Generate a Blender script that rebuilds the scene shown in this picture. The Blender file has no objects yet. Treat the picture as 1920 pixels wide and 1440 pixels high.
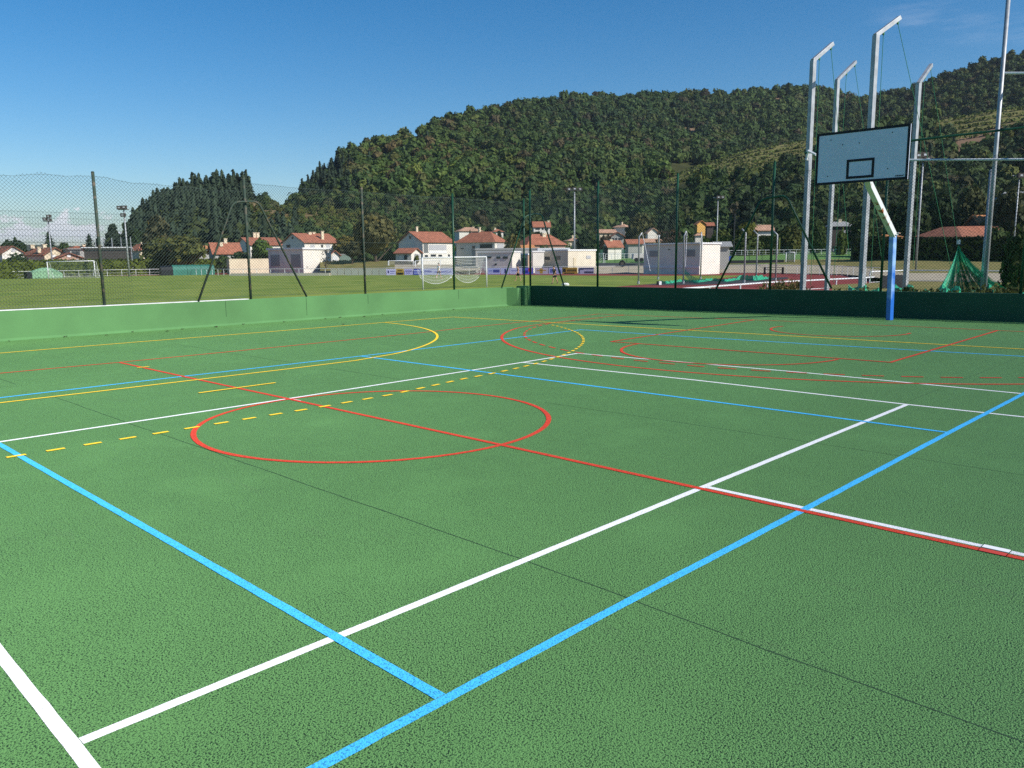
import bpy, math, random
import numpy as np
from mathutils import Vector
rnd = random.Random(7)
NR = np.random.default_rng(11)
S = bpy.context.scene
COL = S.collection

# ------------------------------------------------------------------ camera
F, CX, CY, CZ = 1494.36, 11.0666, -4.75564, 1.59823
YAW, PIT, ROL = 7.05279788 - 2 * math.pi, -0.156553568, -0.00993127454
def _rot(y, p, r):
    cy, sy = math.cos(y), math.sin(y)
    fw = np.array([-sy * math.cos(p), cy * math.cos(p), math.sin(p)])
    rt = np.array([cy, sy, 0.0]); up = np.cross(rt, fw)
    c, s = math.cos(r), math.sin(r)
    return np.array([c * rt + s * up, -s * rt + c * up, fw])
RM = _rot(YAW, PIT, ROL)
CAM = np.array([CX, CY, CZ])
FH = np.array([-math.sin(YAW), math.cos(YAW)]); RH = np.array([math.cos(YAW), math.sin(YAW)])
def ray(px, py):
    return RM.T @ np.array([(px - 960) / F, -(py - 720) / F, 1.0])
def P(px, py, d):                       # the point seen there at horizontal distance d
    v = ray(px, py); return CAM + v * (d / math.hypot(v[0], v[1]))
def G(px, py, z=0.0):                   # the point seen there on level z
    v = ray(px, py); return CAM + v * ((z - CZ) / v[2])
def PX(px, py, x):
    v = ray(px, py); return CAM + v * ((x - CX) / v[0])
def azte(px, py):
    v = ray(px, py); h = math.hypot(v[0], v[1])
    return math.atan2(v[0] * RH[0] + v[1] * RH[1], v[0] * FH[0] + v[1] * FH[1]), v[2] / h
def proj(X):
    d = (np.asarray(X, float) - CAM) @ RM.T
    w = np.where(d[..., 2] > 0.1, d[..., 2], 0.1)
    return 960 + F * d[..., 0] / w, 720 - F * d[..., 1] / w
cam = bpy.data.objects.new('camera', bpy.data.cameras.new('camera')); COL.objects.link(cam)
cam.data.sensor_width = 36; cam.data.lens = F / 1920 * 36; cam.data.clip_end = 20000; cam.data.clip_start = 0.05
from mathutils import Matrix
m3 = Matrix(((RM[0][0], RM[1][0], -RM[2][0]), (RM[0][1], RM[1][1], -RM[2][1]), (RM[0][2], RM[1][2], -RM[2][2])))
cam.matrix_world = Matrix.Translation(Vector(CAM)) @ m3.to_4x4()
S.camera = cam

# ------------------------------------------------------------------ helpers
def tag(o, label=None, cat=None, group=None, kind=None):
    if label: o['label'] = label
    if cat: o['category'] = cat
    if group: o['group'] = group
    if kind: o['kind'] = kind
    return o
def empty(name, loc, label, cat, group=None):
    o = bpy.data.objects.new(name, None); COL.objects.link(o); o.location = Vector(loc)
    o.empty_display_size = 0.2
    return tag(o, label, cat, group)
def link(name, me, parent=None):
    o = bpy.data.objects.new(name, me); COL.objects.link(o)
    if parent is not None:
        w = Vector((0, 0, 0)); q = parent
        while q is not None: w += q.location; q = q.parent
        o.parent = parent; o.location = -w                    # meshes are built in world coordinates
    return o
class MB:
    def __init__(s): s.v = []; s.f = []; s.mi = []
    def poly(s, pts, m=0):
        n = len(s.v); s.v += [tuple(float(c) for c in p) for p in pts]; s.f.append(tuple(range(n, n + len(pts)))); s.mi.append(m)
    def hexa(s, b, t, m=0):             # bottom ring, top ring (same order, counter-clockwise from above)
        n = len(s.v); k = len(b)
        s.v += [tuple(float(c) for c in p) for p in list(b) + list(t)]
        s.f.append(tuple(range(n + k - 1, n - 1, -1))); s.f.append(tuple(range(n + k, n + 2 * k)))
        for i in range(k):
            j = (i + 1) % k; s.f.append((n + i, n + j, n + k + j, n + k + i))
        s.mi += [m] * (k + 2)
    def box(s, x0, x1, y0, y1, z0, z1, m=0):
        q = [(x0, y0), (x1, y0), (x1, y1), (x0, y1)]
        s.hexa([(a, b, z0) for a, b in q], [(a, b, z1) for a, b in q], m)
    def obox(s, c, ax, hx, hy, z0, z1, m=0):   # box turned so that its x runs along ax
        ax = np.array(ax[:2], float); ax /= np.linalg.norm(ax); ay = np.array([-ax[1], ax[0]]); c = np.array(c[:2])
        q = [c - ax * hx - ay * hy, c + ax * hx - ay * hy, c + ax * hx + ay * hy, c - ax * hx + ay * hy]
        s.hexa([(a[0], a[1], z0) for a in q], [(a[0], a[1], z1) for a in q], m)
    def tube(s, path, r, n=8, m=0, cap=True):
        path = [np.array(p, float) for p in path]; rs = r if hasattr(r, '__len__') else [r] * len(path)
        base = len(s.v); ref = None
        for i, p in enumerate(path):
            a = path[max(0, i - 1)]; b = path[min(len(path) - 1, i + 1)]; d = b - a; d /= np.linalg.norm(d) + 1e-9
            if ref is None: ref = np.array([0, 0, 1.0]) if abs(d[2]) < .9 else np.array([1.0, 0, 0])
            x = np.cross(d, ref); x /= np.linalg.norm(x) + 1e-9; y = np.cross(d, x); ref = np.cross(x, d)
            off = math.pi / n
            for k in range(n):
                t = 2 * math.pi * k / n + off; s.v.append(tuple(p + rs[i] * (math.cos(t) * x + math.sin(t) * y)))
        for i in range(len(path) - 1):
            for k in range(n):
                a = base + i * n + k; b = base + i * n + (k + 1) % n
                s.f.append((a, b, b + n, a + n)); s.mi.append(m)
        if cap:
            s.f.append(tuple(base + k for k in range(n - 1, -1, -1))); e = base + (len(path) - 1) * n
            s.f.append(tuple(e + k for k in range(n))); s.mi += [m, m]
    def build(s, name, mats, parent=None, smooth=False):
        me = bpy.data.meshes.new(name); me.from_pydata(s.v, [], s.f)
        for mm in (mats if isinstance(mats, (list, tuple)) else [mats]): me.materials.append(mm)
        me.polygons.foreach_set('material_index', s.mi)
        if smooth: me.polygons.foreach_set('use_smooth', [True] * len(s.f))
        me.update(); return link(name, me, parent)
def mesh_np(name, V, Q, mats, C=None, parent=None, smooth=False):
    me = bpy.data.meshes.new(name); nv, nq = len(V), len(Q)
    me.vertices.add(nv); me.vertices.foreach_set('co', np.ascontiguousarray(V, dtype=np.float32).ravel())
    me.loops.add(nq * 4); me.loops.foreach_set('vertex_index', np.ascontiguousarray(Q, dtype=np.int32).ravel())
    me.polygons.add(nq); me.polygons.foreach_set('loop_start', np.arange(0, nq * 4, 4, dtype=np.int32))
    if smooth: me.polygons.foreach_set('use_smooth', np.ones(nq, dtype=bool))
    if C is not None:
        a = me.color_attributes.new('tint', 'FLOAT_COLOR', 'POINT')
        c4 = np.ones((nv, 4), np.float32); c4[:, :3] = C; a.data.foreach_set('color', c4.ravel())
    me.update(calc_edges=True); me.validate()
    me.materials.append(mats); return link(name, me, parent)

# ------------------------------------------------------------------ materials
def lin(h):
    h = h.lstrip('#'); o = []
    for i in (0, 2, 4):
        c = int(h[i:i + 2], 16) / 255; o.append(c / 12.92 if c <= .04045 else ((c + .055) / 1.055) ** 2.4)
    return tuple(o)
MATS = {}
def mat(name, col, rough=.7, var=.12, scale=3.0, bump=0, bscale=30, metal=0, spec=.3, col2=None, thr=None, attr=False, drough=0.0, detail=4, bdist=.01):
    if name in MATS: return MATS[name]
    if isinstance(col, str): col = lin(col)
    M = bpy.data.materials.new(name); M.use_nodes = True; N = M.node_tree; b = N.nodes['Principled BSDF']
    b.inputs['Roughness'].default_value = rough; b.inputs['Metallic'].default_value = metal
    b.inputs['Specular IOR Level'].default_value = spec
    if drough and 'Diffuse Roughness' in b.inputs: b.inputs['Diffuse Roughness'].default_value = drough
    tc = N.nodes.new('ShaderNodeTexCoord'); co = tc.outputs['Object']
    nz = N.nodes.new('ShaderNodeTexNoise'); nz.inputs['Scale'].default_value = scale; nz.inputs['Detail'].default_value = detail
    N.links.new(co, nz.inputs['Vector'])
    mx = N.nodes.new('ShaderNodeMix'); mx.data_type = 'RGBA'
    if col2 is None:
        mx.inputs[6].default_value = (*[c * (1 - var) for c in col], 1); mx.inputs[7].default_value = (*[min(1, c * (1 + var)) for c in col], 1)
    else:
        c2 = lin(col2) if isinstance(col2, str) else col2
        mx.inputs[6].default_value = (*col, 1); mx.inputs[7].default_value = (*c2, 1)
    if thr:
        mr = N.nodes.new('ShaderNodeMapRange'); mr.inputs[1].default_value, mr.inputs[2].default_value = thr
        N.links.new(nz.outputs[0], mr.inputs[0]); N.links.new(mr.outputs[0], mx.inputs[0])
    else:
        mr = N.nodes.new('ShaderNodeMapRange'); mr.inputs[1].default_value, mr.inputs[2].default_value = .3, .7
        N.links.new(nz.outputs[0], mr.inputs[0]); N.links.new(mr.outputs[0], mx.inputs[0])
    out = mx.outputs[2]
    if attr:
        at = N.nodes.new('ShaderNodeAttribute'); at.attribute_name = 'tint'
        mu = N.nodes.new('ShaderNodeMix'); mu.data_type = 'RGBA'; mu.blend_type = 'MULTIPLY'; mu.inputs[0].default_value = 1
        N.links.new(out, mu.inputs[6]); N.links.new(at.outputs['Color'], mu.inputs[7]); out = mu.outputs[2]
    N.links.new(out, b.inputs['Base Color'])
    if bump:
        n2 = N.nodes.new('ShaderNodeTexNoise'); n2.inputs['Scale'].default_value = bscale; n2.inputs['Detail'].default_value = 3
        N.links.new(co, n2.inputs['Vector'])
        bp = N.nodes.new('ShaderNodeBump'); bp.inputs['Strength'].default_value = bump; bp.inputs['Distance'].default_value = bdist
        N.links.new(n2.outputs[0], bp.inputs['Height']); N.links.new(bp.outputs[0], b.inputs['Normal'])
    MATS[name] = M; return M

def court_mat(name, col, var=.1, grain=1.0, stain=True, worn_pit_shade=0.0):
    """paint rolled over coarse open asphalt: rounded grains with pits between them"""
    M = bpy.data.materials.new(name); M.use_nodes = True; N = M.node_tree; L = N.links; b = N.nodes['Principled BSDF']
    b.inputs['Roughness'].default_value = .62; b.inputs['Specular IOR Level'].default_value = .22
    if 'Diffuse Roughness' in b.inputs: b.inputs['Diffuse Roughness'].default_value = .8
    tc = N.nodes.new('ShaderNodeTexCoord'); co = tc.outputs['Object']
    n1 = N.nodes.new('ShaderNodeTexNoise'); n1.inputs['Scale'].default_value = .35; n1.inputs['Detail'].default_value = 5; L.new(co, n1.inputs['Vector'])
    n3 = N.nodes.new('ShaderNodeTexNoise'); n3.inputs['Scale'].default_value = 3.2; n3.inputs['Detail'].default_value = 4; L.new(co, n3.inputs['Vector'])
    ad = N.nodes.new('ShaderNodeMath'); ad.operation = 'MULTIPLY_ADD'; L.new(n3.outputs[0], ad.inputs[0]); ad.inputs[1].default_value = .5; L.new(n1.outputs[0], ad.inputs[2])
    mr = N.nodes.new('ShaderNodeMapRange'); mr.inputs[1].default_value, mr.inputs[2].default_value = .55, .95; L.new(ad.outputs[0], mr.inputs[0])
    mx = N.nodes.new('ShaderNodeMix'); mx.data_type = 'RGBA'
    mx.inputs[6].default_value = (*[c * (1 - var) for c in col], 1); mx.inputs[7].default_value = (*[min(1, c * (1 + var)) for c in col], 1)
    L.new(mr.outputs[0], mx.inputs[0])
    scn = N.nodes.new('ShaderNodeTexNoise'); scn.inputs['Scale'].default_value = 1.7; scn.inputs['Detail'].default_value = 6; scn.inputs['Roughness'].default_value = .7
    smp = N.nodes.new('ShaderNodeMapping'); smp.inputs['Rotation'].default_value = (0, 0, .6); smp.inputs['Scale'].default_value = (.5, 2.2, 1); L.new(co, smp.inputs[0]); L.new(smp.outputs[0], scn.inputs['Vector'])
    smr = N.nodes.new('ShaderNodeMapRange'); smr.inputs[1].default_value, smr.inputs[2].default_value = .60, .74; smr.inputs[4].default_value = .16; L.new(scn.outputs[0], smr.inputs[0])
    sm = N.nodes.new('ShaderNodeMix'); sm.data_type = 'RGBA'; L.new(smr.outputs[0], sm.inputs[0]); L.new(mx.outputs[2], sm.inputs[6]); sm.inputs[7].default_value = (.16, .17, .12, 1)
    vo = N.nodes.new('ShaderNodeTexVoronoi'); vo.inputs['Scale'].default_value = 170; L.new(co, vo.inputs['Vector'])
    ng = N.nodes.new('ShaderNodeTexNoise'); ng.inputs['Scale'].default_value = 125; ng.inputs['Detail'].default_value = 2; L.new(co, ng.inputs['Vector'])
    # pits between grains: the shade inside them is painted in as dark colour
    pit = N.nodes.new('ShaderNodeMapRange'); pit.inputs[1].default_value, pit.inputs[2].default_value = .53, .61; L.new(ng.outputs[0], pit.inputs[0])
    pm = N.nodes.new('ShaderNodeMath'); pm.operation = 'MULTIPLY'; L.new(pit.outputs[0], pm.inputs[0])
    big = N.nodes.new('ShaderNodeTexNoise'); big.inputs['Scale'].default_value = 1.1; big.inputs['Detail'].default_value = 3; L.new(co, big.inputs['Vector'])
    bm_ = N.nodes.new('ShaderNodeMapRange'); bm_.inputs[1].default_value, bm_.inputs[2].default_value = .26, .46; bm_.inputs[3].default_value = .72; bm_.inputs[4].default_value = 1.0; L.new(big.outputs[0], bm_.inputs[0])
    L.new(bm_.outputs[0], pm.inputs[1])
    sc = N.nodes.new('ShaderNodeMath'); sc.operation = 'MULTIPLY'; L.new(pm.outputs[0], sc.inputs[0]); sc.inputs[1].default_value = .92 if worn_pit_shade == 0 else worn_pit_shade  # worn specks on the lines share the painted pit shade
    m2 = N.nodes.new('ShaderNodeMix'); m2.data_type = 'RGBA'; L.new(sc.outputs[0], m2.inputs[0]); L.new(sm.outputs[2], m2.inputs[6])
    m2.inputs[7].default_value = (.012, .028, .014, 1)
    L.new(m2.outputs[2], b.inputs['Base Color'])
    h = N.nodes.new('ShaderNodeMath'); h.operation = 'MULTIPLY_ADD'; L.new(vo.outputs['Distance'], h.inputs[0]); h.inputs[1].default_value = -.8; 
    hm = N.nodes.new('ShaderNodeMath'); hm.operation = 'MULTIPLY'; L.new(ng.outputs[0], hm.inputs[0]); hm.inputs[1].default_value = -1.6; L.new(hm.outputs[0], h.inputs[2])
    hs = N.nodes.new('ShaderNodeMath'); hs.operation = 'MULTIPLY'; L.new(h.outputs[0], hs.inputs[0]); L.new(bm_.outputs[0], hs.inputs[1])
    bp = N.nodes.new('ShaderNodeBump'); bp.inputs['Strength'].default_value = .72 * grain; bp.inputs['Distance'].default_value = .008
    L.new(hs.outputs[0], bp.inputs['Height']); L.new(bp.outputs[0], b.inputs['Normal'])
    return M

GREEN = (.127, .288, .090)
M_court = court_mat('court_paint', GREEN, .06)
M_blue = court_mat('blue_line_paint', (.070, .52, .97), .06, .6, worn_pit_shade=.5)
M_white = court_mat('white_line_paint', (.86, .86, .87), .03, .5, worn_pit_shade=.34)
M_red = court_mat('red_line_paint', (.70, .062, .028), .08, .6, worn_pit_shade=.55)
M_yellow = court_mat('yellow_line_paint', (.95, .64, .035), .05, .4, worn_pit_shade=.2)
M_joint = mat('joint_crack', (.022, .055, .028), .9)
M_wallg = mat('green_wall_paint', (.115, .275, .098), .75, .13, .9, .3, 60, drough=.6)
M_wallg_shade = mat('green_wall_paint_shaded', (.022, .085, .045), .75, .12, 1.4, .25, 60, drough=.6)  # the green wall paint again, darkened to carry the end wall's shade
M_wallw = mat('white_cap_paint', (.72, .72, .70), .8, .12, 5)
M_post = mat('dark_green_post', (.045, .068, .052), .7, .5, 9, col2=(.15, .12, .09), thr=(.50, .68), spec=.15)
M_postg = mat('green_post', (.012, .065, .035), .4, .2, 6)
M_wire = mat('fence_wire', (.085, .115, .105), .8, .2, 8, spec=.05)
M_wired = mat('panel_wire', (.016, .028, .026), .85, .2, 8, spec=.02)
M_galv = mat('galvanised_steel', (.36, .375, .395), .5, .2, 6, metal=.3, spec=.5)
M_steelw = mat('white_steel', (.72, .73, .74), .4, .08, 5)
M_black = mat('black_paint', (.008, .009, .013), .5, .1)
M_board = mat('backboard_white', (.58, .63, .76), .35, .03, 4)
M_bluep = mat('blue_pole_paint', (.020, .145, .55), .35, .10, 1.6, col2=(.32, .52, .80), thr=(.55, .72), spec=.5)
M_armw = mat('rusted_white_paint', (.66, .69, .68), .45, .1, 4, col2=(.32, .10, .03), thr=(.59, .65), spec=.5)
M_rope = mat('green_rope', (.05, .22, .10), .8)
M_net = None
M_grass = mat('field_grass', (.145, .215, .036), .95, .3, .30, .5, 40, col2=(.245, .29, .06), thr=(.35, .65), spec=.1, detail=8)
M_track = mat('track_red', (.235, .052, .045), .9, .15, .6, spec=.15)
M_dry = mat('dry_grass', (.24, .20, .075), .95, .3, .5, .4, 15, col2=(.15, .155, .05), thr=(.4, .65), spec=.1)
M_gravel = mat('pale_gravel', (.40, .345, .25), .95, .15, 1.2, spec=.1)
M_synth = mat('synthetic_turf', (.13, .24, .07), .9, .15, 1.0, spec=.1)
M_asph = mat('dark_asphalt', (.045, .047, .05), .9, .2, 2)
M_wwall = mat('white_render', (.70, .62, .49), .85, .06, .8, .1, 20)
M_whwall = mat('clean_white_render', (.74, .70, .62), .85, .05, .8)
M_gwall = mat('grey_render', (.36, .35, .33), .85, .08, .8)
M_cream = mat('cream_render', (.66, .56, .40), .85, .08, .8)
M_pink = mat('pinkish_render', (.42, .27, .20), .85, .08, .8)
M_ochre = mat('ochre_render', (.72, .42, .12), .85, .08, .8)
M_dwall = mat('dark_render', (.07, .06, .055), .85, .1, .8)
M_tile = mat('red_roof_tiles', (.34, .128, .076), .85, .25, 1.5, .5, 5, bdist=.08)
M_tileb = mat('brown_roof_tiles', (.25, .10, .06), .85, .3, 1.2, .5, 5, bdist=.08)
M_tilep = mat('pale_roof_tiles', (.46, .27, .18), .85, .25, 1.2, .5, 5, bdist=.08)
M_tileo = mat('orange_roof_tiles', (.46, .205, .085), .85, .25, 1.2, .5, 5, bdist=.08)
M_glass = mat('dark_window_glass', (.03, .035, .045), .15, .1, spec=.5)
M_curt = mat('pale_window_blind', (.45, .45, .46), .6, .1)
M_trim = mat('white_trim', (.75, .75, .74), .6, .05)
M_greyd = mat('grey_garage_door', (.30, .30, .295), .6, .06)
M_dug = mat('teal_tarpaulin', (.035, .165, .125), .45, .15, 1.0, spec=.4)
M_dugp = mat('pale_green_shell', (.20, .36, .22), .5, .1, 1.0)
M_skin = mat('skin', (.50, .27, .18), .6, .05)
M_hair = mat('dark_hair', (.03, .02, .015), .7)
M_dark = mat('dark_cloth', (.02, .02, .028), .8)
M_wcloth = mat('white_cloth', (.78, .78, .78), .8)
M_pcloth = mat('pink_cloth', (.5, .15, .18), .8)
M_trunk = mat('tree_bark', (.085, .065, .048), .95, .3, 6, .5, 12)
M_leaf = mat('foliage', (1, 1, 1), .75, .22, .45, attr=True, spec=.15)
def leafy(M):                               # light also comes through thin leaves
    N = M.node_tree; b = N.nodes['Principled BSDF']; o = N.nodes['Material Output']; t = N.nodes.new('ShaderNodeBsdfTranslucent'); m = N.nodes.new('ShaderNodeMixShader'); m.inputs[0].default_value = .24
    N.links.new(b.inputs['Base Color'].links[0].from_socket, t.inputs['Color']); N.links.new(b.outputs[0], m.inputs[1]); N.links.new(t.outputs[0], m.inputs[2]); N.links.new(m.outputs[0], o.inputs['Surface'])
leafy(M_leaf)
M_ground = mat('hill_ground', (1, 1, 1), .95, .30, .08, attr=True, spec=.05, detail=8)
M_woodd = mat('dark_timber', (.035, .037, .042), .8, .3, 8)
M_bluebin = mat('blue_plastic', (.02, .07, .38), .5)
M_lamp = mat('lamp_glass', (.5, .52, .55), .2, .05, spec=.6)

def net_mat():
    M = bpy.data.materials.new('green_netting'); M.use_nodes = True; N = M.node_tree; L = N.links; b = N.nodes['Principled BSDF']
    b.inputs['Base Color'].default_value = (.02, .42, .23, 1); b.inputs['Roughness'].default_value = .7
    tc = N.nodes.new('ShaderNodeTexCoord'); nz = N.nodes.new('ShaderNodeTexNoise'); nz.inputs['Scale'].default_value = 3.5; nz.inputs['Detail'].default_value = 5
    mp = N.nodes.new('ShaderNodeMapping'); mp.inputs['Scale'].default_value = (3, 3, .5); L.new(tc.outputs['Object'], mp.inputs[0]); L.new(mp.outputs[0], nz.inputs['Vector'])
    mr = N.nodes.new('ShaderNodeMapRange'); mr.inputs[1].default_value, mr.inputs[2].default_value = .35, .65; mr.inputs[3].default_value = .42; mr.inputs[4].default_value = .95
    L.new(nz.outputs[0], mr.inputs[0]); L.new(mr.outputs[0], b.inputs['Alpha']); return M
M_net = net_mat()
def meshcloth(name, col, a):
    M = bpy.data.materials.new(name); M.use_nodes = True; b = M.node_tree.nodes['Principled BSDF']
    b.inputs['Base Color'].default_value = (*col, 1); b.inputs['Alpha'].default_value = a; b.inputs['Roughness'].default_value = .8
    return M
M_whitenet = meshcloth('white_goal_net', (.7, .7, .7), .13)
M_wind = meshcloth('green_windbreak', (.03, .14, .08), .72)

# ------------------------------------------------------------------ light and sky
SAZ = math.atan2(.972, .236); SEL = math.radians(35.2)
sun = bpy.data.objects.new('sun', bpy.data.lights.new('sun', 'SUN')); COL.objects.link(sun)
sun.data.energy = 4.6; sun.data.angle = math.radians(.55); sun.data.color = (1.0, .955, .88)
sd = Vector((math.sin(SAZ) * math.cos(SEL), math.cos(SAZ) * math.cos(SEL), math.sin(SEL)))
sun.rotation_euler = sd.to_track_quat('Z', 'Y').to_euler()
W = bpy.data.worlds.new('World'); S.world = W; W.use_nodes = True; wn = W.node_tree; wl = wn.links
bg = wn.nodes['Background']; sky = wn.nodes.new('ShaderNodeTexSky'); sky.sky_type = 'NISHITA'; sky.sun_disc = False
sky.sun_elevation = SEL; sky.sun_rotation = SAZ; sky.air_density = 1.0; sky.dust_density = .35; sky.ozone_density = 3.0; sky.altitude = 150
bg.inputs['Strength'].default_value = .093
def wmath(op, a, b=None, c=None):
    n = wn.nodes.new('ShaderNodeMath'); n.operation = op
    for i, x in enumerate((a, b, c)):
        if x is None: continue
        if isinstance(x, (int, float)): n.inputs[i].default_value = x
        else: wl.new(x, n.inputs[i])
    return n.outputs[0]
def wmap(x, a, b, c=0.0, d=1.0):
    n = wn.nodes.new('ShaderNodeMapRange'); n.interpolation_type = 'SMOOTHSTEP'
    for i, y in ((1, a), (2, b), (3, c), (4, d)): n.inputs[i].default_value = y
    wl.new(x, n.inputs[0]); return n.outputs[0]
wtc = wn.nodes.new('ShaderNodeTexCoord'); sep = wn.nodes.new('ShaderNodeSeparateXYZ'); wl.new(wtc.outputs['Generated'], sep.inputs[0])
az0 = math.atan2(*[ray(110, 450)[i] for i in (0, 1)])
azn = wmath('ARCTAN2', sep.outputs[0], sep.outputs[1]); el = wmath('ARCSINE', sep.outputs[2])
def cnoise(sx, sz, seed, det=7):
    cmb = wn.nodes.new('ShaderNodeCombineXYZ'); wl.new(wmath('MULTIPLY', azn, sx), cmb.inputs[0]); wl.new(wmath('MULTIPLY', el, sz), cmb.inputs[1]); cmb.inputs[2].default_value = seed
    nz = wn.nodes.new('ShaderNodeTexNoise'); nz.inputs['Scale'].default_value = 1; nz.inputs['Detail'].default_value = det; nz.inputs['Roughness'].default_value = .55
    wl.new(cmb.outputs[0], nz.inputs['Vector']); return nz.outputs[0]
def band(azc, azw): return wmap(wmath('ABSOLUTE', wmath('SUBTRACT', azn, azc)), azw * .5, azw, 1, 0)
# heaped clouds low over the left horizon, and one thin veil on the right
n1 = cnoise(46, 62, 3.7); n2 = cnoise(9, 0, 1.2, 2)
top = wmath('MULTIPLY_ADD', n2, .075, .008)                       # uneven cloud tops
body = wmath('ADD', n1, wmath('MULTIPLY', wmath('SUBTRACT', top, el), 9.0))
c1 = wmath('MULTIPLY', wmath('MULTIPLY', wmap(body, .50, .62), wmap(el, .016, .034)), band(az0, .36))
c1 = wmath('MULTIPLY', c1, wmath('MULTIPLY_ADD', cnoise(60, 90, 9.1), .6, .75))
c2 = wmath('MULTIPLY', wmath('MULTIPLY', wmap(cnoise(7, 40, 8.2), .45, .8), band(math.atan2(*[ray(1860, 110)[i] for i in (0, 1)]), .13)), wmath('MULTIPLY', wmap(el, .19, .23), wmap(el, .26, .31, 1, 0)))
mixc = wn.nodes.new('ShaderNodeMix'); mixc.data_type = 'RGBA'; hs = wn.nodes.new('ShaderNodeHueSaturation'); hs.inputs['Saturation'].default_value = 1.42; wl.new(sky.outputs[0], hs.inputs['Color']); wl.new(hs.outputs[0], mixc.inputs[6])
mixc.inputs[7].default_value = (9.6, 9.7, 10.2, 1)
wl.new(wmath('MINIMUM', wmath('MAXIMUM', c1, wmath('MULTIPLY', c2, .22)), .9), mixc.inputs[0])
wl.new(mixc.outputs[2], bg.inputs['Color'])
S.view_settings.view_transform = 'Standard'; S.view_settings.look = 'None'; S.view_settings.gamma = 1; S.view_settings.exposure = .35
S.render.engine = 'CYCLES'; S.cycles.max_bounces = 6; S.cycles.transparent_max_bounces = 24
S.cycles.use_denoising = False

FZ = -0.85                                   # level of the sports ground below the court
# ------------------------------------------------------------------ terrain
HILLS = [
    # (pixel silhouette), foot distance, ridge distance, tree height, power
    dict(p=[(150, 470), (235, 440), (250, 405), (270, 380), (300, 360), (340, 345), (400, 328), (450, 325), (480, 340), (500, 356), (530, 372), (560, 395), (640, 440), (700, 468)], r0=250, r1=430, th=9, pw=.75),
    dict(p=[(420, 460), (470, 382), (545, 381), (620, 384), (700, 400), (800, 440), (850, 470)], r0=240, r1=400, th=3, pw=.8),
    dict(p=[(500, 420), (545, 372), (560, 348), (590, 314), (640, 275), (680, 264), (740, 242), (800, 227), (860, 209), (920, 194), (1000, 184), (1040, 177), (1080, 174), (1160, 175), (1240, 170), (1300, 170), (1380, 170), (1440, 162), (1500, 159), (1540, 162), (1570, 172), (1620, 178), (1700, 182), (1800, 200), (1950, 260), (2200, 400)], r0=260, r1=None, th=8, pw=.85),
    dict(p=[(1450, 300), (1560, 205), (1600, 180), (1660, 170), (1700, 162), (1750, 142), (1800, 124), (1850, 108), (1900, 94), (1950, 82), (2100, 60), (2400, 60), (2900, 200)], r0=300, r1=800, th=7, pw=.8),
    dict(p=[(1080, 400), (1150, 365), (1200, 345), (1260, 328), (1330, 303), (1400, 281), (1460, 270), (1510, 262), (1600, 248), (1700, 237), (1760, 223), (1870, 205), (1960, 196), (2100, 190), (2500, 220), (2900, 330)], r0=230, r1=470, th=0.5, pw=.9),
    dict(p=[(-700, 452), (-300, 458), (0, 460), (60, 459), (130, 461), (260, 463), (500, 470)], r0=2300, r1=3000, th=0, pw=1),
]
for h in HILLS:
    a = [azte(x, y) for x, y in h['p']]; h['az'] = np.array([q[0] for q in a])
    px = np.array([q[0] for q in h['p']], float)
    h['R1'] = np.full(len(px), float(h['r1'])) if h['r1'] else np.interp(px, [500, 800, 1300, 1700], [520, 640, 820, 880])
    h['te'] = np.maximum(0, np.array([q[1] for q in a]) - h['th'] / h['R1'])
def fb(x, y):
    return (np.sin(x * .021 + 1.3 * np.sin(y * .017)) + np.sin(y * .027 + 1.1 * np.sin(x * .023 + 2)) + .5 * np.sin(x * .063 + y * .05) + .5 * np.sin(y * .071 - x * .043 + 1)) / 3
def terr_polar(az, r):
    z = np.full(np.broadcast(az, r).shape, FZ - .02)
    x = r * np.sin(az); y = r * np.cos(az)
    for h in HILLS:
        te = np.interp(az, h['az'], h['te'], left=0, right=0); r1 = np.interp(az, h['az'], h['R1'])
        edge = np.clip(np.minimum(az - h['az'][0], h['az'][-1] - az) / .02, 0, 1)
        r0 = h['r0']; s = np.clip((r - r0) / (r1 - r0), 0, 1) ** h['pw']
        zt = (r1 * te + 2.4) * edge
        up = (np.minimum(r, r1) * te + 2.4) * s * edge
        dn = zt * np.clip(1 - (r - r1) / (.9 * r1), 0, 1)
        zz = np.where(r <= r1, up, dn) + FZ
        zz = zz + fb(x, y) * np.minimum(5, r1 * .006) * s * edge * np.clip((r1 * 1.02 - r) / (r1 * .25), 0, 1)
        z = np.maximum(z, zz)
    return z
def to_polar(x, y):
    dx, dy = x - CX, y - CY
    return np.arctan2(dx * RH[0] + dy * RH[1], dx * FH[0] + dy * FH[1]), np.hypot(dx, dy)
def terr(x, y): return terr_polar(*to_polar(np.asarray(x, float), np.asarray(y, float)))
def polar_xy(az, r):
    return CX + r * (np.sin(az) * RH[0] + np.cos(az) * FH[0]), CY + r * (np.sin(az) * RH[1] + np.cos(az) * FH[1])
def inpoly(px, py, poly):
    c = np.zeros(np.shape(px), bool); n = len(poly)
    for i in range(n):
        x0, y0 = poly[i]; x1, y1 = poly[(i + 1) % n]
        if y0 == y1: continue
        c ^= ((y0 > py) != (y1 > py)) & (px < (x1 - x0) * (py - y0) / (y1 - y0) + x0)
    return c
VINE = [[(1190, 362), (1262, 330), (1330, 303), (1400, 282), (1510, 262), (1600, 248), (1640, 244), (1640, 268), (1560, 280), (1500, 296), (1450, 314), (1400, 326), (1330, 332), (1270, 345)],
        [(1730, 236), (1790, 218), (1870, 203), (1990, 192), (1990, 236), (1900, 240), (1840, 262), (1800, 262), (1760, 248)]]
SCRUB = [(455, 372), (545, 378), (620, 382), (690, 405), (690, 446), (560, 456), (470, 448)]
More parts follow.
